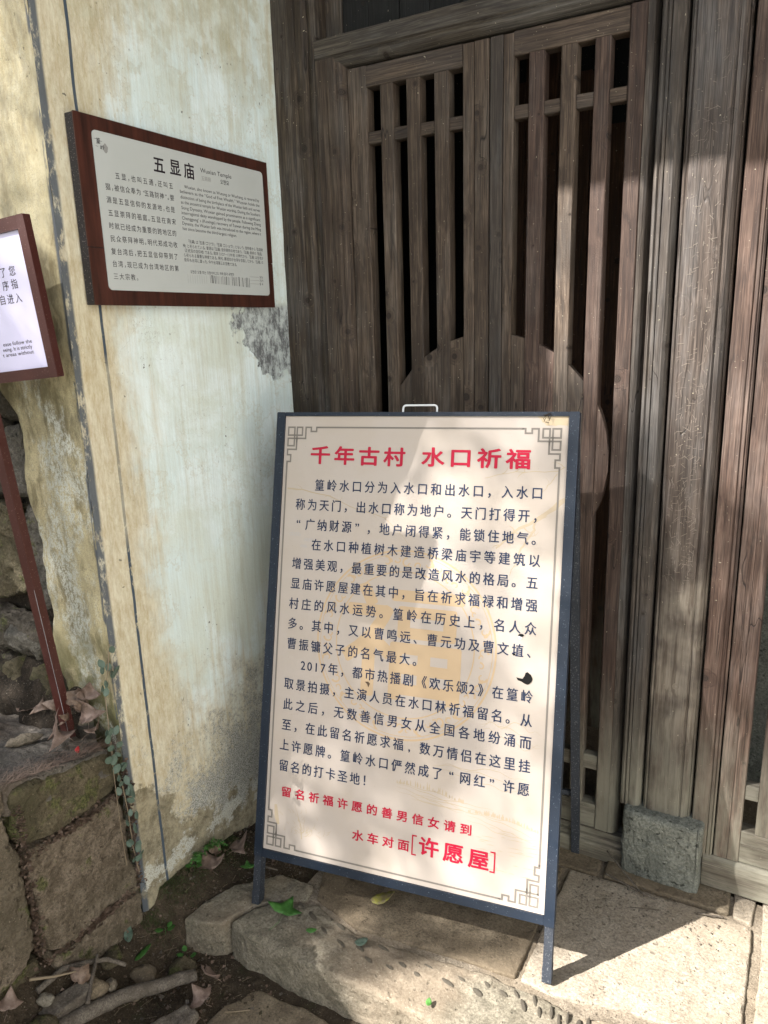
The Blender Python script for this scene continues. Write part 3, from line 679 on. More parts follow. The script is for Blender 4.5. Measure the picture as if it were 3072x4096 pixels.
link('slab', rocky([(1.22, .5), (1.75, .5), (1.75, .62), (1.22, .62)], .01, 1.12, 'xy', L=.05, amp=.01, bev=.02, seed=5), S_BLOCK, scr, smooth=True)

# eave of the porch roof, above the picture
ev = thing('porch_eave', 'tiled porch eave projecting over the door and plaster wall', 'eave')
link('eave_board', poly_prism([(-1.05, 3.12), (.3, 3.50), (.3, 3.56), (-1.05, 3.17)], -.9, 3.5, 'yz'), W_DARK, ev)

# ------------------------------------------------------------ lettering
_gc = {}
def glyph(ch, off=0.0):
    k = (ch, off)
    if k in _gc: return _gc[k]
    c = bpy.data.curves.new('t', 'FONT'); c.body = ch; c.offset = off; c.resolution_u = 3
    o = bpy.data.objects.new('t', c); COL.objects.link(o); bpy.context.view_layer.update()
    m = bpy.data.meshes.new_from_object(o.evaluated_get(bpy.context.evaluated_depsgraph_get()))
    V_ = [(v.co.x, v.co.y) for v in m.vertices]; F_ = [tuple(p.vertices) for p in m.polygons]
    bpy.data.objects.remove(o); bpy.data.curves.remove(c); bpy.data.meshes.remove(m)
    _gc[k] = (V_, F_); return _gc[k]
def text_mesh(name, items, mat, parent, z=.0008):
    """items: (char, centre x, centre y, size x, size y, offset, skew)"""
    V_, F_ = [], []
    for ch, x, y, sx, sy, off, sk in items:
        g, f = glyph(ch)
        sh = [(0, 0)] if off < .001 else ([(-off, 0), (off, 0), (0, -off*.6), (0, off*.6)] if off < .015 else [(off*math.cos(k*math.pi/4), off*math.sin(k*math.pi/4)) for k in range(8)])
        for k, (ox, oy) in enumerate(sh):
            b = len(V_)
            for (u, v) in g: V_.append((x+(u+ox-.5)*sx+(v-.358)*sk*sx, y+(v+oy-.358)*sy+(u-.5)*sk*sy*.6, z+.00002*k))
            F_ += [tuple(i+b for i in q_) for q_ in f]
    me = bpy.data.meshes.new(name); me.from_pydata(V_, [], F_); return link(name, me, mat, parent)
HALF = set('0123456789 ')
def cells(s, p0, p1, sx, sy, off=0.0, narrow=HALF, sk=0.0):
    wts = [.56 if c in narrow else 1.0 for c in s]; cum = [0.0]
    for a, b in zip(wts, wts[1:]): cum.append(cum[-1]+(a+b)/2)
    tot = cum[-1] or 1
    out = []
    for c, u in zip(s, cum):
        x = p0[0]+(p1[0]-p0[0])*u/tot; y = p0[1]+(p1[1]-p0[1])*u/tot
        if c == ' ': continue
        if c in '0123456789': x += sx*.18
        if c in '“': x += sx*.30
        if c in '”': x += sx*.10
        if c in ',!': x += sx*.2
        out.append((c, x, y, sx, sy, off, sk))
    return out
def latin(name, s, p0, p1, h, mat, parent, z=.0008, off=0.0):
    g, f = glyph(s, off); w0 = min(u for u, v in g); w1 = max(u for u, v in g)
    k = (p1[0]-p0[0])/(w1-w0)
    V_ = [(p0[0]+(u-w0)*k, p0[1]+(p1[1]-p0[1])*(u-w0)/(w1-w0)+(v-.34)*h, z) for u, v in g]
    me = bpy.data.meshes.new(name); me.from_pydata(V_, [], f); return link(name, me, mat, parent)
def strokes(name, segs, wd, mat, parent, z=.0007):
    """axis-aligned or free polylines as flat ribbons"""
    V_, F_ = [], []
    for pl in segs:
        for k, (a, b) in enumerate(zip(pl, pl[1:])):
            dx, dy = b[0]-a[0], b[1]-a[1]; L = math.hypot(dx, dy) or 1; dx /= L; dy /= L; h = wd/2
            zz = z+.00002*(k % 2)
            q_ = [(a[0]-dx*h-dy*h, a[1]-dy*h+dx*h), (b[0]+dx*h-dy*h, b[1]+dy*h+dx*h), (b[0]+dx*h+dy*h, b[1]+dy*h-dx*h), (a[0]-dx*h+dy*h, a[1]-dy*h-dx*h)]
            n = len(V_); V_ += [(p[0], p[1], zz) for p in q_]; F_.append((n+3, n+2, n+1, n))
    me = bpy.data.meshes.new(name); me.from_pydata(V_, [], F_); return link(name, me, mat, parent)
def ribbon(name, lines, mat, parent, z=.0006):
    """tapering free brush lines: list of [(x, y, width), ...]"""
    V_, F_ = [], []
    for li, pl in enumerate(lines):
        n0 = len(V_)
        for i, (x, y, wd) in enumerate(pl):
            a = pl[max(i-1, 0)]; b = pl[min(i+1, len(pl)-1)]; dx, dy = b[0]-a[0], b[1]-a[1]; L = math.hypot(dx, dy) or 1
            V_ += [(x-dy/L*wd/2, y+dx/L*wd/2, z+.000004*(li % 9)), (x+dy/L*wd/2, y-dx/L*wd/2, z+.000004*(li % 9))]
        for i in range(len(pl)-1): a = n0+2*i; F_.append((a+1, a+3, a+2, a))
    me = bpy.data.meshes.new(name); me.from_pydata(V_, [], F_); return link(name, me, mat, parent)
def blob(name, pts, mat, parent, z=.0009):
    me = bpy.data.meshes.new(name); me.from_pydata([(x, y, z) for x, y in pts], [], [tuple(range(len(pts)))]); return link(name, me, mat, parent)
def lbox(name, x0, x1, y0, y1, z0, z1, mat, parent, c=.0015):
    bm = prism(chrect(x0, x1, y0, y1, c), z0, z1, 'z', seg=5, jit=0); return link(name, bm, mat, parent)

# ------------------------------------------------------------ A-frame notice board
U = Vector((.98832, .151717, .014298)).normalized(); Vv = Vector((-.052826, .253085, .966001)); Vv = (Vv-U*Vv.dot(U)).normalized(); Nn = U.cross(Vv)
MB = Matrix((U, Vv, Nn)).transposed().to_4x4(); MB.translation = Vector((.2328, -.5464, .139))
PW, PH = .7287, 1.1328
bd = thing('notice_board', 'freestanding navy A-frame board with cream Chinese notice in red and dark lettering', 'notice board', mat=MB)
lbox('panel', 0, PW, 0, PH, -.006, 0, PANEL, bd, .0005)
lbox('frame_stile', -.0235, -.0003, -.022, PH+.010, -.022, .006, NAVY, bd); lbox('frame_stile', PW+.0003, PW+.0235, -.022, PH+.010, -.022, .006, NAVY, bd)
lbox('frame_rail', .0, PW, PH+.0003, PH+.0100, -.022, .005, NAVY, bd); lbox('frame_rail', .0, PW, -.021, -.0003, -.022, .005, NAVY, bd)
for s0 in (-.0225, PW+.0025):
    lbox('leg', s0, s0+.020, -.140, -.0225, -.021, .004, NAVY_D, bd); lbox('leg_foot', s0-.0008, s0+.0208, -.148, -.112, -.0222, .0052, NAVY_D, bd)
# rear frame: leans the other way, hinged at the top
bm = bmesh.new()
inv = MB.inverted()
def wl(p): return inv @ Vector(p)
for (top, foot) in (((.182, -.246, 1.235), (.19, -.10, .0)), ((.900, -.130, 1.245), (.908, -.006, .0))):
    a, b = wl(top), wl(foot); d = (b-a).normalized(); sx_ = Vector((1, 0, 0)); sy2 = d.cross(sx_).normalized(); bm = bmesh.new()
    ring = []
    for P0 in (a, b):
        ring.append([bm.verts.new(P0+sx_*i*.011+sy2*j*.010) for i, j in ((-1, -1), (1, -1), (1, 1), (-1, 1))])
    for k in range(4): bm.faces.new((ring[0][k], ring[0][(k+1) % 4], ring[1][(k+1) % 4], ring[1][k]))
    bm.faces.new(ring[0]); bm.faces.new(ring[1][::-1]); bmesh.ops.recalc_face_normals(bm, faces=bm.faces); link('rear_leg', bm, NAVY_D, bd)
a, b = wl((.19, -.11, .19)), wl((.905, -.018, .19))
bm = bmesh.new(); tube(bm, [a, b], .009, 6); link('rear_rail', bm, NAVY_D, bd)
# carrying handle
bm = bmesh.new(); hp = []
x0, x1, yb, yt = .3215, .4095, PH+.008, PH+.0290
hp.append((x0, yb-.004, -.012)); hp.append((x0, yt-.008, -.012))
for k in range(1, 5): a = k/4*math.pi/2; hp.append((x0+.008-.008*math.cos(a), yt-.008+.008*math.sin(a), -.012))
for k in range(0, 5): a = k/4*math.pi/2; hp.append((x1-.008+.008*math.sin(a), yt-.008+.008*math.cos(a), -.012))
hp.append((x1, yb-.004, -.012))
def tube2(bm, pts, r, sides=10):
    rings = []; pts = [Vector(p) for p in pts]; n = len(pts)
    for i, p in enumerate(pts):
        t = (pts[min(i+1, n-1)]-pts[max(i-1, 0)]).normalized(); a = Vector((0, 0, 1)); b = t.cross(a).normalized()
        rings.append([bm.verts.new(p+(a*math.cos(2*math.pi*k/sides)+b*math.sin(2*math.pi*k/sides))*r) for k in range(sides)])
    for i in range(n-1):
        for k in range(sides): bm.faces.new((rings[i][k], rings[i][(k+1) % sides], rings[i+1][(k+1) % sides], rings[i+1][k]))
tube2(bm, hp, .0026); bmesh.ops.recalc_face_normals(bm, faces=bm.faces); link('handle', bm, WHITE_MET, bd, smooth=True)

BX, BY = .0285, .0315
TL = [("篁岭水口分为入水口和出水口，入水口", (.1084, .9545), (.6651, .9549)), ("称为天门，出水口称为地户。天门打得开，", (.056, .9033), (.671, .9011)),
("“广纳财源”，地户闭得紧，能锁住地气。", (.0527, .8521), (.671, .8489)), ("在水口种植树木建造桥梁庙宇等建筑以", (.1077, .8008), (.6662, .7992)),
("增强美观，最重要的是改造风水的格局。五", (.0543, .7495), (.6635, .7479)), ("显庙许愿屋建在其中，旨在祈求福禄和增强", (.0536, .6975), (.6649, .6959)),
("村庄的风水运势。篁岭在历史上，名人众", (.0521, .6452), (.6652, .6425)), ("多。其中，又以曹鸣远、曹元功及曹文埴、", (.0512, .593), (.673, .5889)),
("曹振镛父子的名气最大。", (.0521, .541), (.398, .537)), ("2017年，都市热播剧《欢乐颂2》在篁岭", (.090, .4887), (.6646, .4858)),
("取景拍摄，主演人员在水口林祈福留名。从", (.05, .4366), (.6662, .4314)), ("此之后，无数善信男女从全国各地纷涌而", (.0501, .3831), (.6668, .3806)),
("至，在此留名祈愿求福,数万情侣在这里挂", (.0493, .3296), (.6673, .3264)), ("上许愿牌。篁岭水口俨然成了“网红”许愿", (.0462, .2771), (.6681, .2732)),
("留名的打卡圣地！", (.0472, .2234), (.282, .2247))]
for s, a, b in TL: text_mesh('lettering', cells(s, a, b, BX, BY, .0145, sk=.0), INK_NAVY, bd)
text_mesh('lettering', cells("千年古村", (.1057, 1.032), (.3094, 1.0306), .0585, .0490, .026)+cells("水口祈福", (.4091, 1.0326), (.6178, 1.0319), .0600, .0490, .026), INK_RED, bd)
text_mesh('lettering', cells("留名祈福许愿的善男信女请到", (.0589, .157), (.5379, .1552), .0305, .0275, .020), INK_RED, bd)
text_mesh('lettering', cells("水车对面", (.2643, .0854), (.3851, .0868), .0315, .028, .020), INK_RED, bd)
text_mesh('lettering', cells("许愿屋", (.449, .0944), (.5718, .0916), .0520, .0475, .024), INK_RED, bd)
strokes('letter_bracket', [[(.4165, .1155), (.4075, .1155), (.4075, .0700), (.4165, .0700)], [(.6005, .1155), (.6095, .1155), (.6095, .0700), (.6005, .0700)]], .0032, INK_RED, bd)

# meander border
bw = .0042
def corner(mx, my):
    """ornament drawn for the top left, mirrored; anchor = outer corner of the border"""
    u = .0118
    L_ = [[(0, 0), (u*1.55, 0), (u*1.55, -u*1.75), (u*.0, -u*1.75), (0, 0)],
          [(u*2.15, -u*3.1), (u*2.15, 0), (u*3.45, 0), (u*3.45, -u*1.75), (u*1.55, -u*1.75)],
          [(0, -u*2.45), (u*4.3, -u*2.45), (u*4.3, -.0), (u*5.6, 0), (u*5.6, -u*.9), (u*6.9, -u*.9), (u*6.9, 0), (u*7.4, 0)],
          [(0, -u*2.45), (0, -u*4.1), (u*1.55, -u*4.1), (u*1.55, -u*1.0)],
          [(u*2.15, -u*2.4), (u*2.15, -u*4.9), (0, -u*4.9), (0, -u*6.1), (u*.85, -u*6.1), (u*.85, -u*7.6), (0, -u*7.6), (0, -u*8.0)]]
    x0, y0 = (.0100 if mx > 0 else .7122), (1.1040 if my > 0 else .0132)
    return [[(x0+mx*p[0], y0+my*p[1]) for p in l] for l in L_], (x0+mx*u*7.4, y0), (x0, y0-my*u*8.0)
allc = []; e = {}
for mx in (1, -1):
    for my in (1, -1):
        l, h_, v_ = corner(mx, my); allc += l; e[(mx, my)] = (h_, v_)
for my in (1, -1): allc.append([e[(1, my)][0], e[(-1, my)][0]])
for mx in (1, -1): allc.append([e[(mx, 1)][1], e[(mx, -1)][1]])
# slim variant, as printed: sides carry a finer line
strokes('border', allc, .0042, INK_GREY, bd)
# faint roundel behind the text
Cx, Cy, Ro = .357, .571, .231
def circ(r, wd, n=110, wob=0, k=0): return [(Cx+(r+wob*math.sin(k*a_))*math.cos(a_), Cy+(r+wob*math.sin(k*a_))*math.sin(a_), wd) for a_ in [2*math.pi*i/n for i in range(n+1)]]
ribbon('roundel', [circ(Ro, .0046), circ(Ro-.008, .0016), circ(Ro-.052, .0030)], INK_ORANGE, bd, .00035)
sc_l = []
for i in range(24):
    a0 = 2*math.pi*i/24; r0 = Ro-.027; k = (-1)**i
    for (ph, rr_, wd) in ((0, .014, .0055), (1, .010, .0045), (2, .007, .004)):
        pts = []
        for j in range(12):
            t = j/11; ang = t*4.2*k+a0+ph*2; rad = rr_*(1-.75*t)
            cx_, cy2 = Cx+(r0+(.006 if ph else -.004)*k)*math.cos(a0+ph*.11), Cy+(r0+(.006 if ph else -.004)*k)*math.sin(a0+ph*.11)
            pts.append((cx_+rad*math.cos(ang), cy2+rad*math.sin(ang), wd*(1-.6*t)))
        sc_l.append(pts)
ribbon('scrollwork', sc_l, INK_ORANGE, bd, .0003)
text_mesh('fortune_character', [("福", .357, .571, .330, .300, .015, 0)], INK_ORANGE, bd, .00025)
# blossom branches, clouds and painted hills
def branch(pts, w0, w1, tw=6, seed=1):
    rs = random.Random(seed); out = []; n = 14; L_ = []
    for i in range(n+1):
        t = i/n*(len(pts)-1); k = min(int(t), len(pts)-2); f = t-k
        L_.append((pts[k][0]+(pts[k+1][0]-pts[k][0])*f+rs.uniform(-.0018, .0018), pts[k][1]+(pts[k+1][1]-pts[k][1])*f+rs.uniform(-.0018, .0018), (w0+(w1-w0)*i/n)*rs.uniform(.75, 1.25)))
    out.append(L_)
    for _ in range(tw):
        a = rs.choice(L_[2:]); an = rs.uniform(0, 6.28); ln = rs.uniform(.008, .03)
        out.append([(a[0]+ln*t*math.cos(an+t*.6), a[1]+ln*t*math.sin(an+t*.6), w1*(1.3-t)) for t in (0, .33, .66, 1)])
    return out
brs = branch([(.7317, .9442), (.6652, .8916), (.6129, .8619), (.5752, .8201)], .012, .003, 8, 2)+branch([(.662, .885), (.6616, .8671), (.6323, .8213), (.61, .76)], .007, .0015, 5, 3)
brs += branch([(.5412, .9878), (.6033, 1.0019), (.7073, 1.0072), (.7257, 1.0173)], .0016, .002, 5, 4)+branch([(.0149, .943), (.0537, .9417), (.1241, .932), (.2085, .9005), (.2955, .8781), (.3627, .8142)], .004, .0012, 9, 5)
brs += branch([(.7073, 1.0), (.69, .975), (.675, .955)], .002, .001, 2, 6)
ribbon('painted_branch', brs, INK_SAND, bd, .0002)
rs = random.Random(5)
hills = []
for (xa, xb, yb_, amp, dens, ht) in ((.36, .53, .2335, .010, 46, .020), (.54, .712, .197, .012, 70, .016), (.40, .60, .212, .006, 0, 0), (.56, .70, .40, .03, 0, 0), (.45, .68, .29, .02, 0, 0)):
    for k in range(4 if dens else 3):
        hills.append([(xa+(xb-xa)*t, yb_-.006*k+amp*math.sin(3.1*t+k)*.6+amp*.5*nz((t*4, k, 1), 1.5)-.02*t*(dens > 0), .0018*(1-abs(2*t-1)*.7)) for t in [i/20 for i in range(21)]])
    for _ in range(dens):
        t = rs.random(); x = xa+(xb-xa)*t; y = yb_+amp*math.sin(3.1*t)*.6-.02*t; h_ = ht*rs.uniform(.3, 1)*(1-abs(2*t-1)*.5)
        hills.append([(x, y, .0022), (x+rs.uniform(-.001, .001), y+h_*.5, .0028), (x, y+h_, .0008)])
for _ in range(34):
    x = rs.uniform(.55, .70); y = rs.uniform(.07, .18); l = rs.uniform(.01, .045); hills.append([(x, y, .0006), (x+l/2, y+.001, .0016), (x+l, y, .0004)])
for _ in range(60):      # tree in the lower left corner
    x = .112+rs.gauss(0, .026); y = .052+abs(rs.gauss(0, .026)); a = rs.uniform(.2, 2.9); l = rs.uniform(.006, .02)
    hills.append([(x, y, .0013), (x+l*.5*math.cos(a), y+l*.5*math.sin(a), .001), (x+l*math.cos(a+.3), y+l*math.sin(a+.3), .0004)])
hills.append([(.110, .045, .003), (.105, .08, .002), (.095, .105, .0012), (.085, .13, .0006)])
hills.append([(.030, .12, .008), (.034, .09, .012), (.04, .07, .008)])
ribbon('painted_landscape', hills, INK_SAND, bd, .00015)
cl = []
for (x, y, s) in ((.045, .825, 1.0), (.085, .812, .9), (.072, .795, .6)):
    for k in range(5): cl.append([(x+.006*s*(k-2)+.004*s*math.cos(t), y+.0035*s*math.sin(t)+.002*(k % 2), .0012) for t in [j*.5 for j in range(13)]])
ribbon('painted_cloud', cl, flat('pale_grey_cloud_print', (.45, .43, .42), .5), bd, .0002)
# peel stain and torn holes
blob('peel_stain', [(.6556, 1.1322), (.727, 1.1322), (.7272, 1.1112), (.706, 1.1132), (.699, 1.1105), (.690, 1.1122), (.6783, 1.1110), (.673, 1.1175), (.668, 1.1190), (.664, 1.1265)], INK_STAIN, bd, .0005)
blob('torn_hole', [(.6382, .5275), (.6420, .5215), (.6500, .5195), (.6580, .5155), (.6644, .5137), (.6695, .5165), (.6745, .5225), (.6758, .5285), (.6715, .5375), (.6680, .5395), (.6642, .5428), (.6590, .5405), (.6572, .5330), (.6530, .5262), (.6450, .5268)], HOLE, bd, .0012)
blob('torn_hole', [(.6370, .6240), (.6395, .6275), (.6438, .6290), (.6490, .6285), (.6515, .6255), (.6480, .6225), (.6425, .6215)], HOLE, bd, .0012)
blob('torn_hole', [(.6262, .5800), (.6292, .5825), (.6340, .5812), (.6325, .5775), (.6290, .5768)], HOLE, bd, .0012)
blob('peeled_flake', [(.6375, .6225), (.6420, .6235), (.6460, .6215), (.6455, .6165), (.6400, .6160)], flat('white_flake', (.75, .78, .8), .5), bd, .0012)
blob('smudge', [(.262, .4690), (.271, .4705), (.276, .4660), (.272, .4560), (.2685, .4640)], flat('soot_smudge', (.13, .09, .06), .8), bd, .0012)
bm = bmesh.new()
for k in range(9):
    t = k/8; tube(bm, [(.6800+.010*math.sin(k*2.3), PH+.008-.022*t*abs(math.sin(k)), .006), (.6790+.006*math.cos(k*3.1), PH+.004-.020*t, .008)], .0007, 4)
link('insect_nest', bm, flat('mud_nest', (.03, .022, .015), .9), bd)

# ------------------------------------------------------------ wall plaque
M2 = Matrix(((0, 0, 1, 0.004), (1, 0, 0, -.397), (0, 1, 0, 1.7045), (0, 0, 0, 1)))
pq = thing('wall_plaque', 'dark red brown framed plaque with grey multilingual temple text, fixed to the plaster wall', 'plaque', mat=M2)
Y0, Z0 = .397, -1.7045
def L2(p): return (p[0]+Y0, p[1]+Z0)
lbox('backboard', -.3118, .3015, -.1875, .1872, 0, .0235, PLQ_EDGE, pq)
lbox('frame_board', -.3135, .3025, -.0705, .1880, .0238, .0268, PLQ, pq, .001)
lbox('frame_board', -.3125, .3025, -.1885, -.0718, .0238, .0264, PLQ, pq, .001)
rr = []
x0, x1, y0, y1, r = -.2730, .2795, -.1568, .1605, .010
for (cx_, cy2, a0) in ((x1-r, y1-r, 0), (x0+r, y1-r, 90), (x0+r, y0+r, 180), (x1-r, y0+r, 270)):
    for k in range(6): a = math.radians(a0+k*18); rr.append((cx_+r*math.cos(a), cy2+r*math.sin(a)))
link('text_plate', poly_prism(rr, .0270, .0287, 'xy'), PLATE, pq)
PZ = .0289
text_mesh('lettering', [("五", -.0938, .1195, .0370, .0370, .020, 0), ("显", -.0435, .1216, .0370, .0370, .020, 0), ("庙", .0013, .1211, .0370, .0370, .020, 0)], INK_BLACK, pq, PZ)
latin('lettering', "Wuxian Temple", L2((-.3572, 1.8345)), L2((-.2445, 1.8355)), .0145, INK_BLACK, pq, PZ)
text_mesh('lettering', cells("五顯廟", L2((-.350, 1.8165)), L2((-.327, 1.8169)), .0115, .0115), INK_PALEGREY, pq, PZ)
text_mesh('lettering', cells("오현묘", L2((-.282, 1.8178)), L2((-.260, 1.8180)), .0115, .0125, .01), INK_BLACK, pq, PZ)
NP = set('，。“”「」（）、 ')
for s, a, b in [("五显，也叫五通，还叫五", (-.6146, 1.7833), (-.4594, 1.7845)), ("猖，被信众奉为“五路财神”。婺", (-.6437, 1.758), (-.4592, 1.7588)), ("源是五显信仰的发源地，也是", (-.6446, 1.732), (-.4602, 1.7327)),
    ("五显崇拜的祖庭。五显在南宋", (-.6442, 1.706), (-.4605, 1.7062)), ("时就已经成为重要的跨地区的", (-.6459, 1.6801), (-.4622, 1.6806)), ("民众祭拜神明。明代郑成功收", (-.6456, 1.654), (-.4623, 1.6549)),
    ("复台湾后，把五显信仰带到了", (-.6473, 1.628), (-.4641, 1.6285)), ("台湾，现已成为台湾地区的第", (-.6479, 1.6024), (-.4651, 1.602)), ("三大宗教。", (-.6485, 1.5765), (-.588, 1.5762))]:
    its = [(c, x+(.0036 if c in NP else 0), y, sx, sy, o_, k) for (c, x, y, sx, sy, o_, k) in cells(s, L2(a), L2(b), .0137, .0145, .003, NP)]
    text_mesh('lettering', its, INK_BLACK, pq, PZ)
for s, a, b in [("Wuxian, also known as Wutong or Wuchang, is revered by", (-.4163, 1.7891), (-.139, 1.7912)), ('believers as the “God of Five Wealth.” Wuyuan holds the', (-.4314, 1.7772), (-.1381, 1.779)),
    ("distinction of being the birthplace of the Wuxian faith and serves", (-.4314, 1.765), (-.138, 1.7668)), ("as the ancestral temple for Wuxian worship. During the Southern", (-.4316, 1.7536), (-.1382, 1.7550)),
    ("Song Dynasty, Wuxian gained prominence as a significant", (-.4316, 1.7413), (-.1383, 1.743)), ("interregional deity worshipped by the people. Following Zheng", (-.4323, 1.7300), (-.1382, 1.731)),
    ("Chenggong’ s (Koxinga) recovery of Taiwan during the Ming", (-.4328, 1.7181), (-.1386, 1.7187)), ("Dynasty, the Wuxian faith was introduced to the region, where it", (-.4327, 1.7065), (-.1393, 1.7071)), ("has since become the third-largest religion.", (-.4331, 1.6949), (-.2402, 1.6945))]:
    latin('lettering', s, L2(a), L2(b), .0105, INK_BLACK, pq, PZ)
for s, a, b in [("「五顯」は「五通（ゴツウ）」「五猖（ゴショウ）」ともいう。信仰者から「五路財", (-.4184, 1.6665), (-.1402, 1.6662)), ("神」と祀られている。婺源は「五顯」信仰発祥の地であり、「五顯」崇拝の「祖庭」", (-.4340, 1.6555), (-.1404, 1.6554)),
    ("（正統派の信仰地）である。南宋（1127－1279年）の時代から、「五顯」は各地か", (-.4343, 1.6450), (-.1407, 1.6447)), ("ら祀られる重要な神様である。明代、鄭成功が台湾を収復してから、「五顯」の", (-.4340, 1.6342), (-.1419, 1.6338)), ("信仰も台湾に渡った。今や台湾第三の宗教である。", (-.4336, 1.6235), (-.2466, 1.6220))]:
    text_mesh('lettering', cells(s, L2(a), L2(b), .0086, .0092, 0, NP | HALF), INK_BLACK, pq, PZ)
latin('lettering', "오현은 오통 또는 오창이라고도 하며 중국 유명한", L2((-.4203, 1.5965)), L2((-.2617, 1.5968)), .0085, INK_BLACK, pq, PZ)
for s, a, b in [("보는", (-.1574, 1.5947), (-.1425, 1.5946)), ("지키", (-.1584, 1.5857), (-.1435, 1.5855)), ("을 수", (-.1593, 1.5771), (-.1438, 1.5769))]: latin('lettering', s, L2(a), L2(b), .0080, INK_BLACK, pq, PZ)
rs = random.Random(3); bars_d, bars_l = [], []
xk = -.352
while xk < -.20:
    wv = rs.choice((.0008, .0012, .0018, .0026)); t = (xk+.352)/.152; dk = rs.random() < .65
    top = 1.5925-.003*rs.random(); bot = 1.5925-.026*(.75+.25*t)
    (bars_d if dk else bars_l).append([(*L2((xk, top)), wv), (*L2((xk, bot)), wv)]); xk += wv+rs.choice((.0015, .0025, .0045))
for k in range(9): xk = -.43+.008*k; bars_l.append([(*L2((xk, 1.590)), .0006), (*L2((xk, 1.570)), .0006)])
for k in range(3): bars_l.append([(*L2((-.20, 1.5945-.0088*k)), .0008), (*L2((-.161, 1.5945-.0088*k)), .0012)])
ribbon('bar_print', bars_d, flat('bar_dark_print', (.12, .12, .12), .6), pq, PZ); ribbon('bar_print', bars_l, INK_BARGREY, pq, PZ)
text_mesh('emblem', [("篁", -.2590, .1405, .0115, .0125, .01, .1), ("岭", -.2500, .1290, .0115, .0105, .01, .1)], INK_BLACK, pq, PZ)
blob('emblem_seal', [(-.2420+.0065*math.cos(t)*(1+.15*math.sin(5*t)), .1290+.0090*math.sin(t)*(1+.12*math.cos(4*t))) for t in [k*.4 for k in range(16)]], INK_PALEGREY, pq, PZ-.0001)
strokes('emblem', [[(-.2690, .1440), (-.2630, .1437)], [(-.2665, .1300), (-.2610, .1297)], [(-.2550, .1410), (-.2500, .1408)]], .0007, INK_BLACK, pq, PZ)

# ------------------------------------------------------------ post sign on the left
U1 = Vector((.993199, .084468, .080128)).normalized(); V1 = Vector((-.077007, -.03958, .996245)); V1 = (V1-U1*V1.dot(U1)).normalized(); N1 = U1.cross(V1)
M1_ = Matrix((U1, V1, N1)).transposed().to_4x4(); M1_.translation = Vector((.024642, -.85, 1.684321))
ps = thing('post_sign', 'leaning red brown metal post sign with white notice, at the left edge of the photo', 'sign', mat=M1_)
lbox('frame', -.47, -.4485, -.3110, 0, -.017, 0, BROWN_MET, ps); lbox('frame', -.0215, 0, -.3110, 0, -.017, 0, BROWN_MET, ps)
lbox('frame', -.4480, -.0220, -.0255, 0, -.0168, -.0002, BROWN_MET, ps); lbox('frame', -.4480, -.0220, -.3110, -.2890, -.0168, -.0002, BROWN_MET, ps)
lbox('notice_panel', -.4480, -.0222, -.2888, -.0257, -.010, -.0055, PAPER, ps, .0004)
lbox('back_plate', -.4475, -.0225, -.2885, -.026, -.0165, -.0105, BROWN_MET, ps, .0004)
lbox('post', -.250, -.2245, -1.185, -.3115, -.0245, -.0045, BROWN_MET, ps, .001)
strokes('chipped_paint', [[(-.2252, -.78), (-.2254, -.95), (-.2250, -1.08), (-.2256, -1.17)]], .0013, flat('bare_metal_scratch', (.34, .36, .37), .5), ps, -.0042)
for c, x, y in (("了", -.0950, -.0969), ("您", -.0683, -.0971), ("序", -.0955, -.1222), ("指", -.0697, -.122), ("自", -.1134, -.1481), ("进", -.0905, -.1488), ("入", -.0671, -.1494)):
    text_mesh('lettering', [(c, x, y, .0195, .0205, .004, 0)], INK_BLACK, ps, -.0052)
latin('lettering', "ease follow the", (-.1420, -.2342), (-.0566, -.2344), .0105, INK_BLACK, ps, -.0052, .006)
latin('lettering', "eeing. It is strictly", (-.1460, -.2450), (-.0587, -.2450), .0105, INK_BLACK, ps, -.0052, .006)
latin('lettering', "t areas without", (-.1500, -.2556), (-.0572, -.2556), .0105, INK_BLACK, ps, -.0052, .006)
# ------------------------------------------------------------ dry stone retaining wall on the left
rw = thing('retaining_wall', 'rough dry stone retaining wall with mossy top stone, lower left', 'stone wall')
def ws(pts, mat, x0=-.32, x1=.0, **k):
    k.setdefault('bev', .012); k.setdefault('amp', .0085); k.setdefault('L', .0085)
    _sd[0] += 1; return rock_obj('stone', pts, x0, x1, 'yz', mat, rw, seed=_sd[0], **k)
ws([(-.795, .488), (-.86, .502), (-1.02, .535), (-1.050, .525), (-1.055, .44), (-1.035, .398), (-.96, .376), (-.89, .378), (-.80, .385), (-.770, .41), (-.768, .470)], S_MOSSY, x1=.002, bev=.014)
ws([(-.790, .376), (-.88, .367), (-.96, .366), (-1.028, .388), (-1.036, .34), (-1.028, .22), (-1.022, .115), (-.985, .092), (-.90, .100), (-.845, .100), (-.80, .090), (-.764, .085), (-.762, .15), (-.782, .19), (-.776, .28)], S_WALL, x1=.004, bev=.010)
ws([(-.765, .078), (-.845, .090), (-.90, .090), (-.985, .080), (-1.015, .100), (-1.005, .03), (-.98, -.03), (-.88, -.06), (-.762, -.05)], S_WALL, x1=.010, bev=.010, amp=.009)
ws([(-1.064, .56), (-1.2, .62), (-1.45, .62), (-1.45, .12), (-1.20, .11), (-1.09, .115), (-1.052, .16), (-1.046, .26), (-1.054, .36), (-1.068, .47)], S_WALL, x1=.010, bev=.012)
ws([(-1.03, .10), (-1.10, .10), (-1.2, .10), (-1.45, .10), (-1.45, -.12), (-1.02, -.10)], S_MOSSY, x1=-.02)
ws([(-1.46, .62), (-1.9, .66), (-1.9, .1), (-1.46, .11)], S_WALL, x1=.0, L=.03)
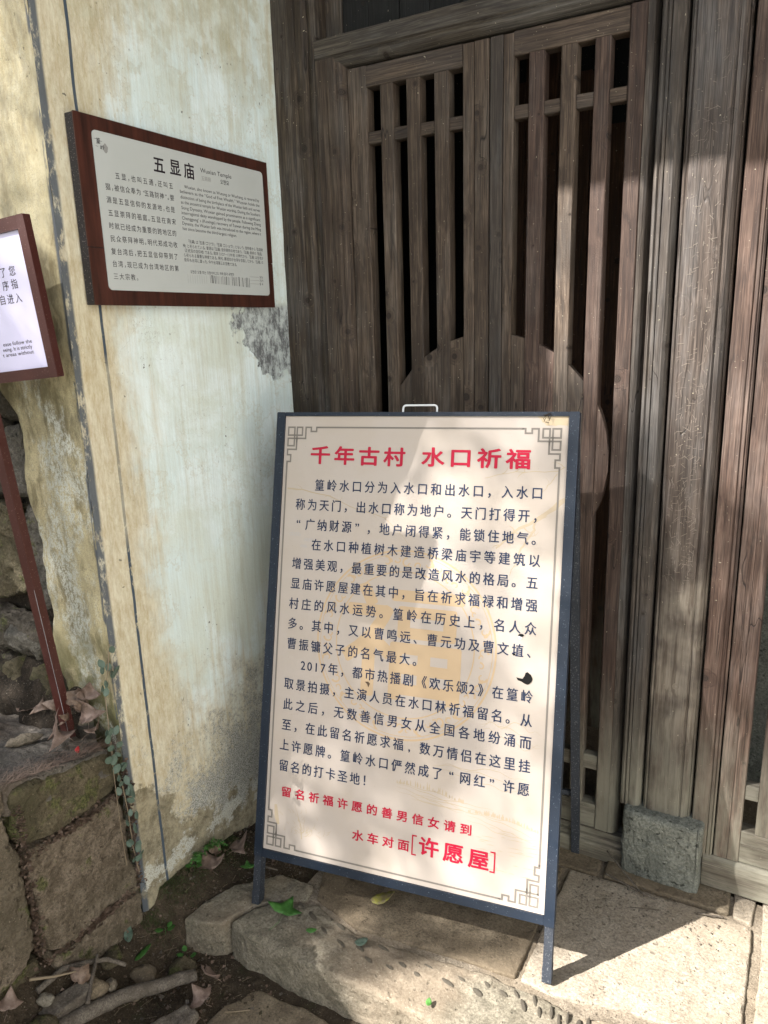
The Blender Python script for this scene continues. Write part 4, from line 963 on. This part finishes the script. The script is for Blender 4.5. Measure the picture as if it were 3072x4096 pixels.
# slate ledge behind the top stone
def ledcut(v): v.co.z += max(0, -.80-v.co.y)*.20 + .004*noise.cell(Vector((v.co.x*9+v.co.y*5, v.co.y*14, 0)))
led = rock_obj('ledge_slab', [(.0, -.80), (-.004, -.95), (-.010, -1.06), (-.25, -1.10), (-.55, -1.0), (-.60, -.78), (-.34, -.745), (-.12, -.762)], .43, .505, 'xy', S_SLATE, L=.010, amp=.007, bev=.008, seed=44, cut=ledcut)
tag(led, 'layered grey slate slab forming the ledge at the foot of the post sign', 'stone slab')
# earth bank behind: uneven slope with stones
bm = bmesh.new(); nxb, nzb = 46, 70; g = []
for j in range(nzb+1):
    z = .30+1.25*j/nzb; row = []
    for i in range(nxb+1):
        x = -.72+.62*i/nxb
        y = -.70 + .05*nz((x, 0, z), 6) + .022*nz((x, 0, z), 19) + .008*nz((x, 0, z), 55) - .12*sm(.75, .45, z) + .05*sm(.9, 1.4, z)
        row.append(bm.verts.new((x, y, z)))
    g.append(row)
for j in range(nzb):
    for i in range(nxb): bm.faces.new((g[j][i], g[j][i+1], g[j+1][i+1], g[j+1][i]))
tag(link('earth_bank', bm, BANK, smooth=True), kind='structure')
bst = thing('bank_rubble', 'loose mossy stones stacked in the earth bank behind the sign post', 'stones')
SHADE_ROCK = stone('shade_dark_stone', (.06, .052, .04), (.115, .10, .08), dirt=(.04, .036, .025), dirtf=.6, moss=.25, bumpd=.01)  # stone colour darkened to carry the shade of the bank
G_ROCK = stone('grey_bank_stone', (.10, .095, .08), (.18, .165, .14), dirt=(.07, .062, .045), dirtf=.5, moss=.1, bumpd=.01)
for pts_, y_, mt_ in (([(-.305, 1.075), (-.232, 1.085), (-.236, 1.19), (-.262, 1.25), (-.325, 1.235), (-.33, 1.12)], -.742, G_ROCK), ([(-.62, 1.05), (-.345, 1.07), (-.34, 1.25), (-.40, 1.33), (-.62, 1.34)], -.725, SHADE_ROCK),
    ([(-.33, 1.26), (-.245, 1.265), (-.26, 1.36), (-.33, 1.40), (-.5, 1.42), (-.42, 1.345)], -.715, SHADE_ROCK), ([(-.62, .80), (-.40, .79), (-.31, .83), (-.315, .97), (-.34, 1.05), (-.62, 1.03)], -.735, S_MOSSY),
    ([(-.30, .76), (-.215, .80), (-.218, 1.06), (-.285, 1.06), (-.305, .95)], -.738, G_ROCK), ([(-.47, .655), (-.30, .66), (-.245, .70), (-.25, .75), (-.31, .745), (-.47, .77)], -.765, SHADE_ROCK),
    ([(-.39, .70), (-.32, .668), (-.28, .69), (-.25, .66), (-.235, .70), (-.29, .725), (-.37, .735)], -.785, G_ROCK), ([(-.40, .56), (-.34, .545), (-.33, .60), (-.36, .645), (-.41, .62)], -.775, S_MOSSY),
    ([(-.325, .53), (-.235, .525), (-.225, .60), (-.25, .645), (-.30, .64), (-.335, .585)], -.775, S_MOSSY), ([(-.62, .50), (-.42, .50), (-.415, .63), (-.62, .65)], -.75, SHADE_ROCK)):
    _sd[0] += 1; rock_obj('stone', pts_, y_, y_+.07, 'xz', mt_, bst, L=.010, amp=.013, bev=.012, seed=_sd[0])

# ------------------------------------------------------------ plants, leaves, sticks
L_DRY = leafmat('dry_leaf', (.10, .066, .046), (.19, .135, .10)); L_DRY2 = leafmat('pinkish_dry_leaf', (.145, .10, .078), (.225, .165, .135))
L_GRN = leafmat('fresh_green_leaf', (.035, .11, .02), (.07, .19, .04), .45); L_FIG = leafmat('creeper_leaf', (.06, .095, .07), (.13, .18, .14), .5)
L_YEL = leafmat('yellow_leaf', (.30, .30, .04), (.20, .16, .10)); L_RED = leafmat('red_petal', (.26, .012, .016), (.38, .03, .03))
BARK = stone('grey_bark', (.10, .085, .068), (.19, .165, .135), dirt=(.08, .065, .05), dirtf=.4, sc=1.4); STRAW = flat('straw', (.21, .165, .11), .8)
WEATH = wood('weathered_flat_wood', 'x', (.06, .052, .045), (.12, .108, .095), (.19, .172, .15), greyness=.5, knots=False)
TRI = [(0, 0), (.10, .03), (.24, -.06), (.50, -.20), (.66, -.24), (.52, -.02), (.40, .14), (.36, .24), (.42, .40), (.33, .62), (.16, .84), (0, 1.0), (-.13, .82), (-.28, .62), (-.38, .42), (-.34, .25), (-.44, .10), (-.56, -.04), (-.70, -.22), (-.50, -.22), (-.24, -.08), (-.10, .02)]
BRD = [(0, 0), (.16, -.06), (.42, -.02), (.70, .16), (.92, .34), (.70, .42), (.50, .50), (.38, .66), (.22, .90), (.04, 1.12), (-.10, .92), (-.26, .68), (-.44, .54), (-.66, .46), (-.86, .30), (-.62, .10), (-.38, -.04), (-.14, -.07)]
TRI = [(0, -.02), (.12, -.08), (.40, -.10), (.78, .10), (1.0, .24), (.62, .38), (.34, .46), (.26, .60), (.17, .82), (0, 1.1), (-.17, .80), (-.27, .58), (-.36, .46), (-.66, .36), (-1.0, .20), (-.74, .06), (-.40, -.10), (-.12, -.08)]
OVAL = [(0, 0), (.13, .10), (.22, .28), (.25, .5), (.20, .72), (.10, .90), (0, 1), (-.10, .90), (-.20, .72), (-.25, .5), (-.22, .28), (-.13, .10)]
def leaf_bm(outline, size, curl, seed, fold=.12):
    bm = bmesh.new(); vs_ = [bm.verts.new((x, y, 0)) for x, y in outline]; bm.faces.new(vs_)
    bmesh.ops.triangulate(bm, faces=bm.faces); bmesh.ops.subdivide_edges(bm, edges=bm.edges, cuts=2, use_grid_fill=False)
    bmesh.ops.triangulate(bm, faces=bm.faces)
    for v in bm.verts:
        x, y = v.co.x, v.co.y
        z = fold*abs(x) + curl*((y-.4)**2*.9 + x*x*.7*math.sin(seed)) + .10*curl*nz((x, y, 0), 4, seed)+.03*nz((x, y, 0), 2.5, seed)*(curl+.3)
        v.co = Vector((x, y, z))*size
    r = bmesh.ops.extrude_face_region(bm, geom=bm.faces[:]); vv = [e_ for e_ in r['geom'] if isinstance(e_, bmesh.types.BMVert)]
    bmesh.ops.translate(bm, verts=vv, vec=(0, 0, .0004)); bmesh.ops.recalc_face_normals(bm, faces=bm.faces); return bm
def put_leaf(name, outline, size, loc, rot, mat, label, cat='leaf', group=None, curl=.5, stem=.0, seed=1, scale=(1, 1, 1)):
    bm = leaf_bm(outline, size, curl, seed)
    if stem: tube(bm, [(0, 0, 0), (.1*size*math.sin(seed), -stem*.5, .002), (.16*size*math.sin(seed*2), -stem, 0)], .0006, 5)
    o = link(name, bm, mat, None, smooth=True); o.location = loc; o.rotation_euler = rot; o.scale = scale
    return tag(o, label, cat, group)
G1 = 'dry leaves fallen on the ledge'; G2 = 'dry leaves on the ground'
# (the green star leaf on the step)
put_leaf('green_leaf', TRI, .050, (.326, -.598, .016), (.10, .06, .12), L_GRN, 'fresh green three-pointed leaf with red stalk lying on the kerb stone', curl=.15, stem=.055, seed=2)
put_leaf('yellowing_leaf', OVAL, .072, (.50, -.452, .010), (.35, .1, -1.15), L_YEL, 'folded half yellow half brown leaf on the slab under the board', curl=.5, seed=3)
put_leaf('green_leaf', OVAL, .030, (.408, -.612, .012), (.1, .1, -1.2), L_GRN, 'small dark green leaf fragment on the kerb stone below the star leaf', seed=4)
put_leaf('green_leaf', OVAL, .034, (.535, -.588, .010), (.1, -.1, -.9), L_FIG, 'grey green leaf fragment among the set pebbles', seed=5, scale=(1.6, 1, 1))
put_leaf('green_leaf', OVAL, .018, (.765, -.655, .008), (.2, .1, .2), L_GRN, 'tiny green leaf near the front of the kerb stone', seed=6, scale=(1.5, 1, 1))
put_leaf('green_leaf', OVAL, .050, (.058, -.846, gz(.058, -.846)+.012), (.35, -.2, -.35), L_GRN, 'bright lanceolate green leaf on the bare soil in front of the wall corner', seed=7, curl=.2)
put_leaf('green_leaf', OVAL, .046, (.028, -.838, gz(.028, -.838)+.012), (.3, .5, .9), L_FIG, 'pale grey green leaf beside the bright leaf on the soil', seed=8)
put_leaf('green_leaf', TRI, .024, (.140, -.510, .014), (.2, .2, .9), L_GRN, 'dark green leaf behind the left foot of the board', seed=9, curl=.3)
for k, (x, y, z, s, rx, ry, rz, mt_, lab) in enumerate([
    (-.085, -.842, .535, .050, .9, .2, 2.6, L_DRY2, 'large pinkish brown lobed dry leaf hanging over the ledge edge before the post'),
    (-.055, -.800, .560, .044, 1.1, -.3, .4, L_DRY2, 'curled dry leaf right of the post foot, nearest the wall corner'),
    (-.105, -.790, .590, .046, 1.3, .4, .2, L_DRY, 'upright curled dry leaf highest of the heap behind the post foot'),
    (-.075, -.785, .575, .040, 1.2, -.6, -.5, L_DRY, 'rolled dry leaf in the heap between post and plaster'),
    (-.085, -.775, .605, .036, 1.4, .2, .9, L_DRY2, 'small upright dry leaf at the back of the heap by the plaster'),
    (-.040, -.815, .540, .042, .6, -.4, -.8, L_DRY, 'brown dry leaf lying on the right end of the ledge'),
    (-.175, -.800, .560, .038, 1.2, .5, 1.2, L_DRY, 'narrow dry leaf leaning on the left side of the post foot'),
    (-.215, -.790, .545, .045, .7, .3, 1.5, L_DRY, 'flat dry leaf on the ledge behind and left of the post'),
    (-.280, -.815, .530, .040, .4, -.2, .3, L_DRY, 'dark dry leaf at the far left of the ledge'),
    (-.120, -.805, .555, .034, 1.0, .9, -1.2, L_DRY, 'crumpled dry leaf directly behind the post foot')]):
    put_leaf('dry_leaf', BRD, s*1.12, (x, y, z), (rx, ry, rz), mt_, lab, group=G1, curl=1.6, stem=.02, seed=k+11, scale=(.8, 1, 1))
for k, (x, y, z, s, rx, ry, rz, mt_, lab) in enumerate([
    (.075, -.495, .035, .050, .45, -.2, -.5, L_DRY2, 'large grey brown lobed dry leaf in the corner behind the board leg'),
    (.068, -.575, .026, .052, .2, .1, 1.2, L_DRY2, 'flat pinkish dry leaf on the soil below the fern'),
    (.035, -.530, .035, .030, .6, .2, .2, L_DRY, 'small dark dry leaf beside the fern'),
    (.250, -.775, -.062, .042, .8, .3, 2.8, L_DRY2, 'twin lobed dry leaf against the foot of the kerb stone'),
    (.268, -.830, -.068, .038, .35, -.2, 1.4, L_DRY2, 'cupped tan dry leaf at the end of the grey branch'),
    (.058, -1.000, .045, .036, 1.1, .6, .6, L_DRY, 'curled purplish dry leaf between the twigs'),
    (.012, -1.135, .070, .034, .6, .2, .9, L_DRY2, 'pinkish dry leaf at the bottom left corner of the photo')]):
    put_leaf('dry_leaf', BRD, s*1.12, (x, y, z), (rx, ry, rz), mt_, lab, group=G2, curl=.9, stem=.02, seed=k+31, scale=(.85, 1, 1))
put_leaf('red_petal', OVAL, .015, (-.012, -.872, .528), (1.1, .3, 1.4), L_RED, 'small bright red petal on the mossy top stone', 'petal', curl=1.2, seed=3, scale=(1.6, 1, 1))
# creeping fig on the wall corner
vine = thing('creeping_vine', 'small leaved green creeper hanging between plaster corner and retaining stones', 'creeper', (0, -.77, .55))
vp = [(.012, -.768, .76), (.006, -.775, .70), (-.004, -.785, .64), (.008, -.795, .56), (.016, -.800, .48), (.024, -.790, .40), (.026, -.785, .32), (.030, -.788, .24), (.032, -.780, .16)]
bm = bmesh.new(); tube(bm, vp, .0012, 5); tube(bm, [(.012, -.80, .52), (.026, -.812, .42), (.03, -.815, .30), (.028, -.81, .2)], .0009, 5); adopt(link('stem', bm, STRAW), vine)
lm = [leaf_bm(OVAL, 1, .4, s, .1) for s in range(3)]; lms = []
for b_ in lm:
    m_ = bpy.data.meshes.new('leaf'); b_.to_mesh(m_); b_.free(); m_.materials.append(L_FIG); m_.shade_smooth(); lms.append(m_)
rs = random.Random(12)
for k in range(42):
    t = rs.random()**.9*(len(vp)-1); i = min(int(t), len(vp)-2); f = t-i; a, b = Vector(vp[i]), Vector(vp[i+1]); p = a.lerp(b, f)
    o = bpy.data.objects.new('leaf', rs.choice(lms)); COL.objects.link(o)
    o.location = p+Vector((rs.uniform(.0, .014), rs.uniform(-.022, .016), rs.uniform(-.01, .01)))
    s = rs.uniform(.018, .028); o.scale = (s*1.35, s, s); o.rotation_euler = (rs.uniform(1.0, 1.9), rs.uniform(-.6, .6), rs.uniform(.4, 2.2)); adopt(o, vine)
# fern at the wall foot
fern = thing('small_fern', 'bright green toothed fern sprouting at the foot of the plaster wall', 'fern', (.018, -.560, .03))
rs = random.Random(4)
for k in range(9):
    an = rs.uniform(-1.7, 1.4); ln = rs.uniform(.035, .062); bm = bmesh.new(); pts = []
    for j in range(9):
        t = j/8; pts.append(Vector((math.cos(an)*ln*t, math.sin(an)*ln*t, .034*math.sin(t*2.3)*rs.uniform(.9, 1.1)+.008)))
    tube(bm, pts, .0006, 4)
    side = Vector((-math.sin(an), math.cos(an), 0))
    for j in range(1, 9):
        p = pts[j]; d = (pts[j]-pts[j-1]).normalized(); wl_ = .014*(1-abs(j/8-.35)*1.1)
        for s_ in (-1, 1):
            e_ = p+side*s_*wl_+d*wl_*.5+Vector((0, 0, .001)); w_ = .0028
            a = bm.verts.new(p-d*w_); b = bm.verts.new(p+side*s_*wl_*.5-d*w_*.9+d*.002); c = bm.verts.new(e_); d_ = bm.verts.new(p+side*s_*wl_*.5+d*w_*1.6); f_ = bm.verts.new(p+d*w_)
            bm.faces.new((a, b, c, d_, f_))
    o = link('frond', bm, L_GRN); o.location = (.018+rs.uniform(-.008, .014), -.562+rs.uniform(-.02, .04), .036); adopt(o, fern)
def sprout(x, y, lab, seed):
    t = thing('seedling', lab, 'seedling', (x, y, gz(x, y)), group='seedlings on the soil'); rs = random.Random(seed)
    for k in range(5):
        an = rs.uniform(0, 6.28); bm = leaf_bm(OVAL, rs.uniform(.014, .020), .3, k); o = link('leaf', bm, L_GRN, t, smooth=True)
        o.location = (.008*math.cos(an), .008*math.sin(an), .012+.003*k); o.rotation_euler = (rs.uniform(.1, .5), 0, an-1.57); o.scale = (1.7, 1, 1)
    bm = bmesh.new(); tube(bm, [(0, 0, -.004), (.001, 0, .02)], .0007, 4); link('stem', bm, L_GRN, t)
sprout(.055, -.742, 'lone green seedling under the corner of the paved platform', 1)
sprout(.125, -.742, 'small green seedling on the soil close to the kerb stone', 2)
sprout(.030, -.600, 'green seedling half under the fern at the wall foot', 3)
# branch, wood pieces, twigs
def stick(name, pts, r, mat, label, cat, r1=None, sides=12, group=None, amp=.0):
    bm = bmesh.new(); P = [Vector(p) for p in pts]; Q = []
    n = 26
    for i in range(n+1):
        t = i/n*(len(P)-1); k = min(int(t), len(P)-2); Q.append(P[k].lerp(P[k+1], t-k)+Vector((0, 0, .3*r*nz((i*.3, 0, r*100), 1))))
    tube(bm, Q, r, sides, r1)
    for v in bm.verts: v.co += v.normal*0 + Vector((nz(v.co, 40), nz(v.co, 40, 5), nz(v.co, 40, 9)))*r*.22
    bmesh.ops.recalc_face_normals(bm, faces=bm.faces)
    return tag(link(name, bm, mat, None, smooth=True), label, cat, group)
stick('fallen_branch', [(.206, -.793, -.055), (.175, -.842, -.046), (.139, -.895, -.038), (.108, -.955, -.026), (.083, -1.050, -.008), (.04, -1.2, .02)], .0135, BARK, 'thick grey fallen branch lying across the soil at the lower left', 'branch', .020, 14)
stick('forked_twig', [(.075, -.885, -.006), (.052, -.915, .026), (.030, -.960, .044), (.014, -1.005, .060), (.018, -1.070, .062)], .0045, BARK, 'curved thin twig along the foot of the retaining wall', 'twig', .0075, 8)
stick('forked_twig', [(.040, -.930, .045), (.075, -.975, .038), (.108, -1.016, .022)], .0038, BARK, 'short upright twig crossing the curved twig', 'twig', .005, 7)
stick('dry_stalk', [(.050, -.995, .062), (.030, -1.035, .074), (.004, -1.075, .090)], .0018, STRAW, 'pale straw stalk at the left, under the large stones', 'stalk', .004, 6)
for k, (pa, pb, r_, lab) in enumerate([((.315, -.815, -.088), (.365, -.785, -.085), .0014, 'thin red brown stalk by the foot of the kerb stone'), ((1.008, -.075, .014), (1.14, -.105, .012), .0028, 'dark wet twig against the plinth block'),
    ((1.0, -.03, .05), (1.115, -.112, .016), .0024, 'thin wire like twig leaning down beside the plinth block'), ((1.24, -.10, .008), (1.30, -.085, .008), .002, 'short black twig by the timber sill'),
    ((.16, -.48, .012), (.215, -.475, .012), .0025, 'dark broken twig near the board leg'), ((1.09, -.16, .010), (1.16, -.135, .010), .0012, 'fine dark tendril on the shaded slab')]):
    m_ = ((pa[0]+pb[0])/2, (pa[1]+pb[1])/2-.006, (pa[2]+pb[2])/2+.004)
    stick('twig', [pa, m_, pb], r_, BARK if k else STRAW, lab, 'twig', None, 6)
for k, (c, dx, dy, th, rz, lab) in enumerate([((.060, -1.035, .022), .055, .022, .016, 1.23, 'grey weathered wood chunk left of the fallen branch'), ((.232, -.955, -.066), .100, .032, .014, 1.07, 'broad flat grey bark slab right of the fallen branch')]):
    bm = rocky([(-dx, -dy*.7), (-dx*.6, -dy), (dx*.7, -dy*.9), (dx, -dy*.3), (dx*.85, dy*.8), (-dx*.3, dy), (-dx, dy*.5)], -th, th*.6, 'xy', L=.008, amp=.004, bev=.004, seed=60+k)
    o = link('wood_piece', bm, WEATH, None, smooth=True); o.location = c; o.rotation_euler = (.1, -.12, rz); tag(o, lab, 'wood'); o.data.materials.clear(); o.data.materials.append(BARK)
# stones on the soil
for k, (x, y, z, a, b, c, mt_, lab) in enumerate([(.150, -.785, -.078, .042, .030, .022, S_MOSSY, 'dark rounded stone half buried before the kerb'), (.028, -.885, -.008, .036, .026, .018, S_MOSSY, 'dark stone at the foot of the retaining wall'),
    (.078, -.935, -.018, .020, .014, .012, S_PALEPEB, 'small pale angular stone between twigs and soil'), (.118, -.908, -.052, .022, .012, .007, S_DUST, 'small flat stone beside the fallen branch'), (.040, -1.068, .050, .020, .014, .011, S_RIVER, 'smooth oval pebble near the left twigs'),
    (.085, -1.115, .012, .05, .04, .03, S_MOSSY, 'mossy boulder at the bottom left edge'), (.068, -.970, .0, .032, .024, .02, S_DUST, 'brown stone under the curled leaf'), (-.165, -.90, .535, .045, .017, .010, S_PALEPEB, 'flat pale pebble lying on the slate ledge'), (.090, -.850, -.058, .034, .024, .014, S_DUST, 'reddish brown stone in the soil below the bright leaf')]):
    bm = ellipsoid(a, b, c, k+3); bmesh.ops.subdivide_edges(bm, edges=bm.edges, cuts=1, smooth=1.0)
    for v in bm.verts: v.co += v.co.normalized()*(.0035*nz(v.co, 60, k)+.32*min(a, b)*nz(v.co, 28, k+5)+.12*b*(noise.cell(v.co*55+Vector((k, 0, 0)))-.5))
    o = link('loose_stone', bm, mt_, None, smooth=True); o.location = (x, y, z); o.rotation_euler = (0, .1, random.uniform(0, 3)); tag(o, lab, 'stone')
# grit and litter: too many to count
def scatter(name, n, fn, mesh_fn, mat, seed):
    rs = random.Random(seed); V_, F_ = [], []
    for _ in range(n):
        x, y, z = fn(rs); v_, f_ = mesh_fn(rs); b = len(V_); V_ += [(x+p[0], y+p[1], z+p[2]) for p in v_]; F_ += [tuple(i+b for i in q_) for q_ in f_]
    me = bpy.data.meshes.new(name); me.from_pydata(V_, [], F_); return tag(link(name, me, mat), kind='stuff')
def chip(rs, s=(.0015, .005)):
    r = rs.uniform(*s); a = [rs.uniform(.6, 1.2)*r for _ in range(6)]
    return [(a[0], 0, 0), (0, a[1], 0), (-a[2], 0, 0), (0, -a[3], 0), (0, 0, a[4]*.7), (0, 0, -a[5]*.6)], [(0, 1, 4), (1, 2, 4), (2, 3, 4), (3, 0, 4), (1, 0, 5), (2, 1, 5), (3, 2, 5), (0, 3, 5)]
def on_soil(rs):
    while True:
        x = rs.uniform(0, .42); y = rs.uniform(-1.15, -.35)
        if y > -.70 and x > .26: continue
        return x, y, gz(x, y)+.001
scatter('grit', 500, on_soil, lambda r: chip(r, (.001, .003)), S_PALEPEB, 1); scatter('soil_clods', 900, on_soil, lambda r: chip(r, (.003, .009)), SOIL, 2)
def on_pave(rs): return rs.uniform(.4, 1.4), rs.uniform(-.66, -.03), .004
scatter('sand_grains', 500, on_pave, lambda r: chip(r, (.0006, .0022)), S_DUST, 3)
scatter('dark_debris', 160, lambda r: (r.uniform(.95, 1.3), r.uniform(-.20, -.04), .005), lambda r: chip(r, (.001, .004)), BARK, 6)
def blade(rs):
    an = rs.uniform(0, 6.28); l = rs.uniform(.008, .035); w_ = .0006; c, s = math.cos(an)*l, math.sin(an)*l; h = rs.uniform(.0, .008)
    return [(-w_, 0, .001), (w_, 0, .001), (c+w_, s, h+.001), (c-w_, s+w_, h+.001)], [(0, 1, 2, 3)]
def bit(rs):
    an = rs.uniform(0, 6.28); l = rs.uniform(.004, .013); w_ = l*rs.uniform(.25, .6); c, s = math.cos(an), math.sin(an); h = rs.uniform(.001, .006); t_ = rs.uniform(-.004, .004)
    return [(0, 0, .001), (c*l*.5-s*w_, s*l*.5+c*w_, h), (c*l, s*l, .001+abs(t_)), (c*l*.5+s*w_, s*l*.5-c*w_, h*.4)], [(0, 1, 2, 3)]
scatter('leaf_litter', 520, on_soil, bit, L_DRY, 14); scatter('leaf_crumbs', 260, on_soil, bit, BARK, 15)
scatter('joint_moss', 1500, lambda r: (lambda y, z: (.004+.004*r.random(), y, z))(*r.choice([(r.gauss(-.90, .06), r.gauss(.372, .006)), (r.gauss(-1.042, .006), r.uniform(.12, .5)), (r.gauss(-.9, .06), r.gauss(.095, .006)), (r.gauss(-.766, .004), r.uniform(.1, .45))])), mossblade if 'mossblade' in globals() else bit, L_DRY, 16)
scatter('straw_litter', 260, on_soil, blade, STRAW, 4)
def mossblade(rs):
    an = rs.uniform(0, 6.28); l = rs.uniform(.003, .009); w_ = .0007; c, s = math.cos(an)*l*.4, math.sin(an)*l*.4
    return [(-w_, 0, 0), (w_, 0, 0), (c, s, l)], [(0, 1, 2)]
scatter('moss', 4200, lambda r: (lambda x, y: (x, y, gz(x, y)))(abs(r.gauss(0, .035))+.004, r.uniform(-.78, -.42)), mossblade, leafmat('moss_green', (.03, .055, .015), (.07, .10, .03)), 5)
def on_top(rs):
    y = rs.uniform(-1.05, -.78); x = rs.gauss(-.01, .022); return min(x, .0), y, .508+.20*max(0, (-y-.80))
scatter('ledge_litter', 700, on_top, blade, L_DRY, 8)
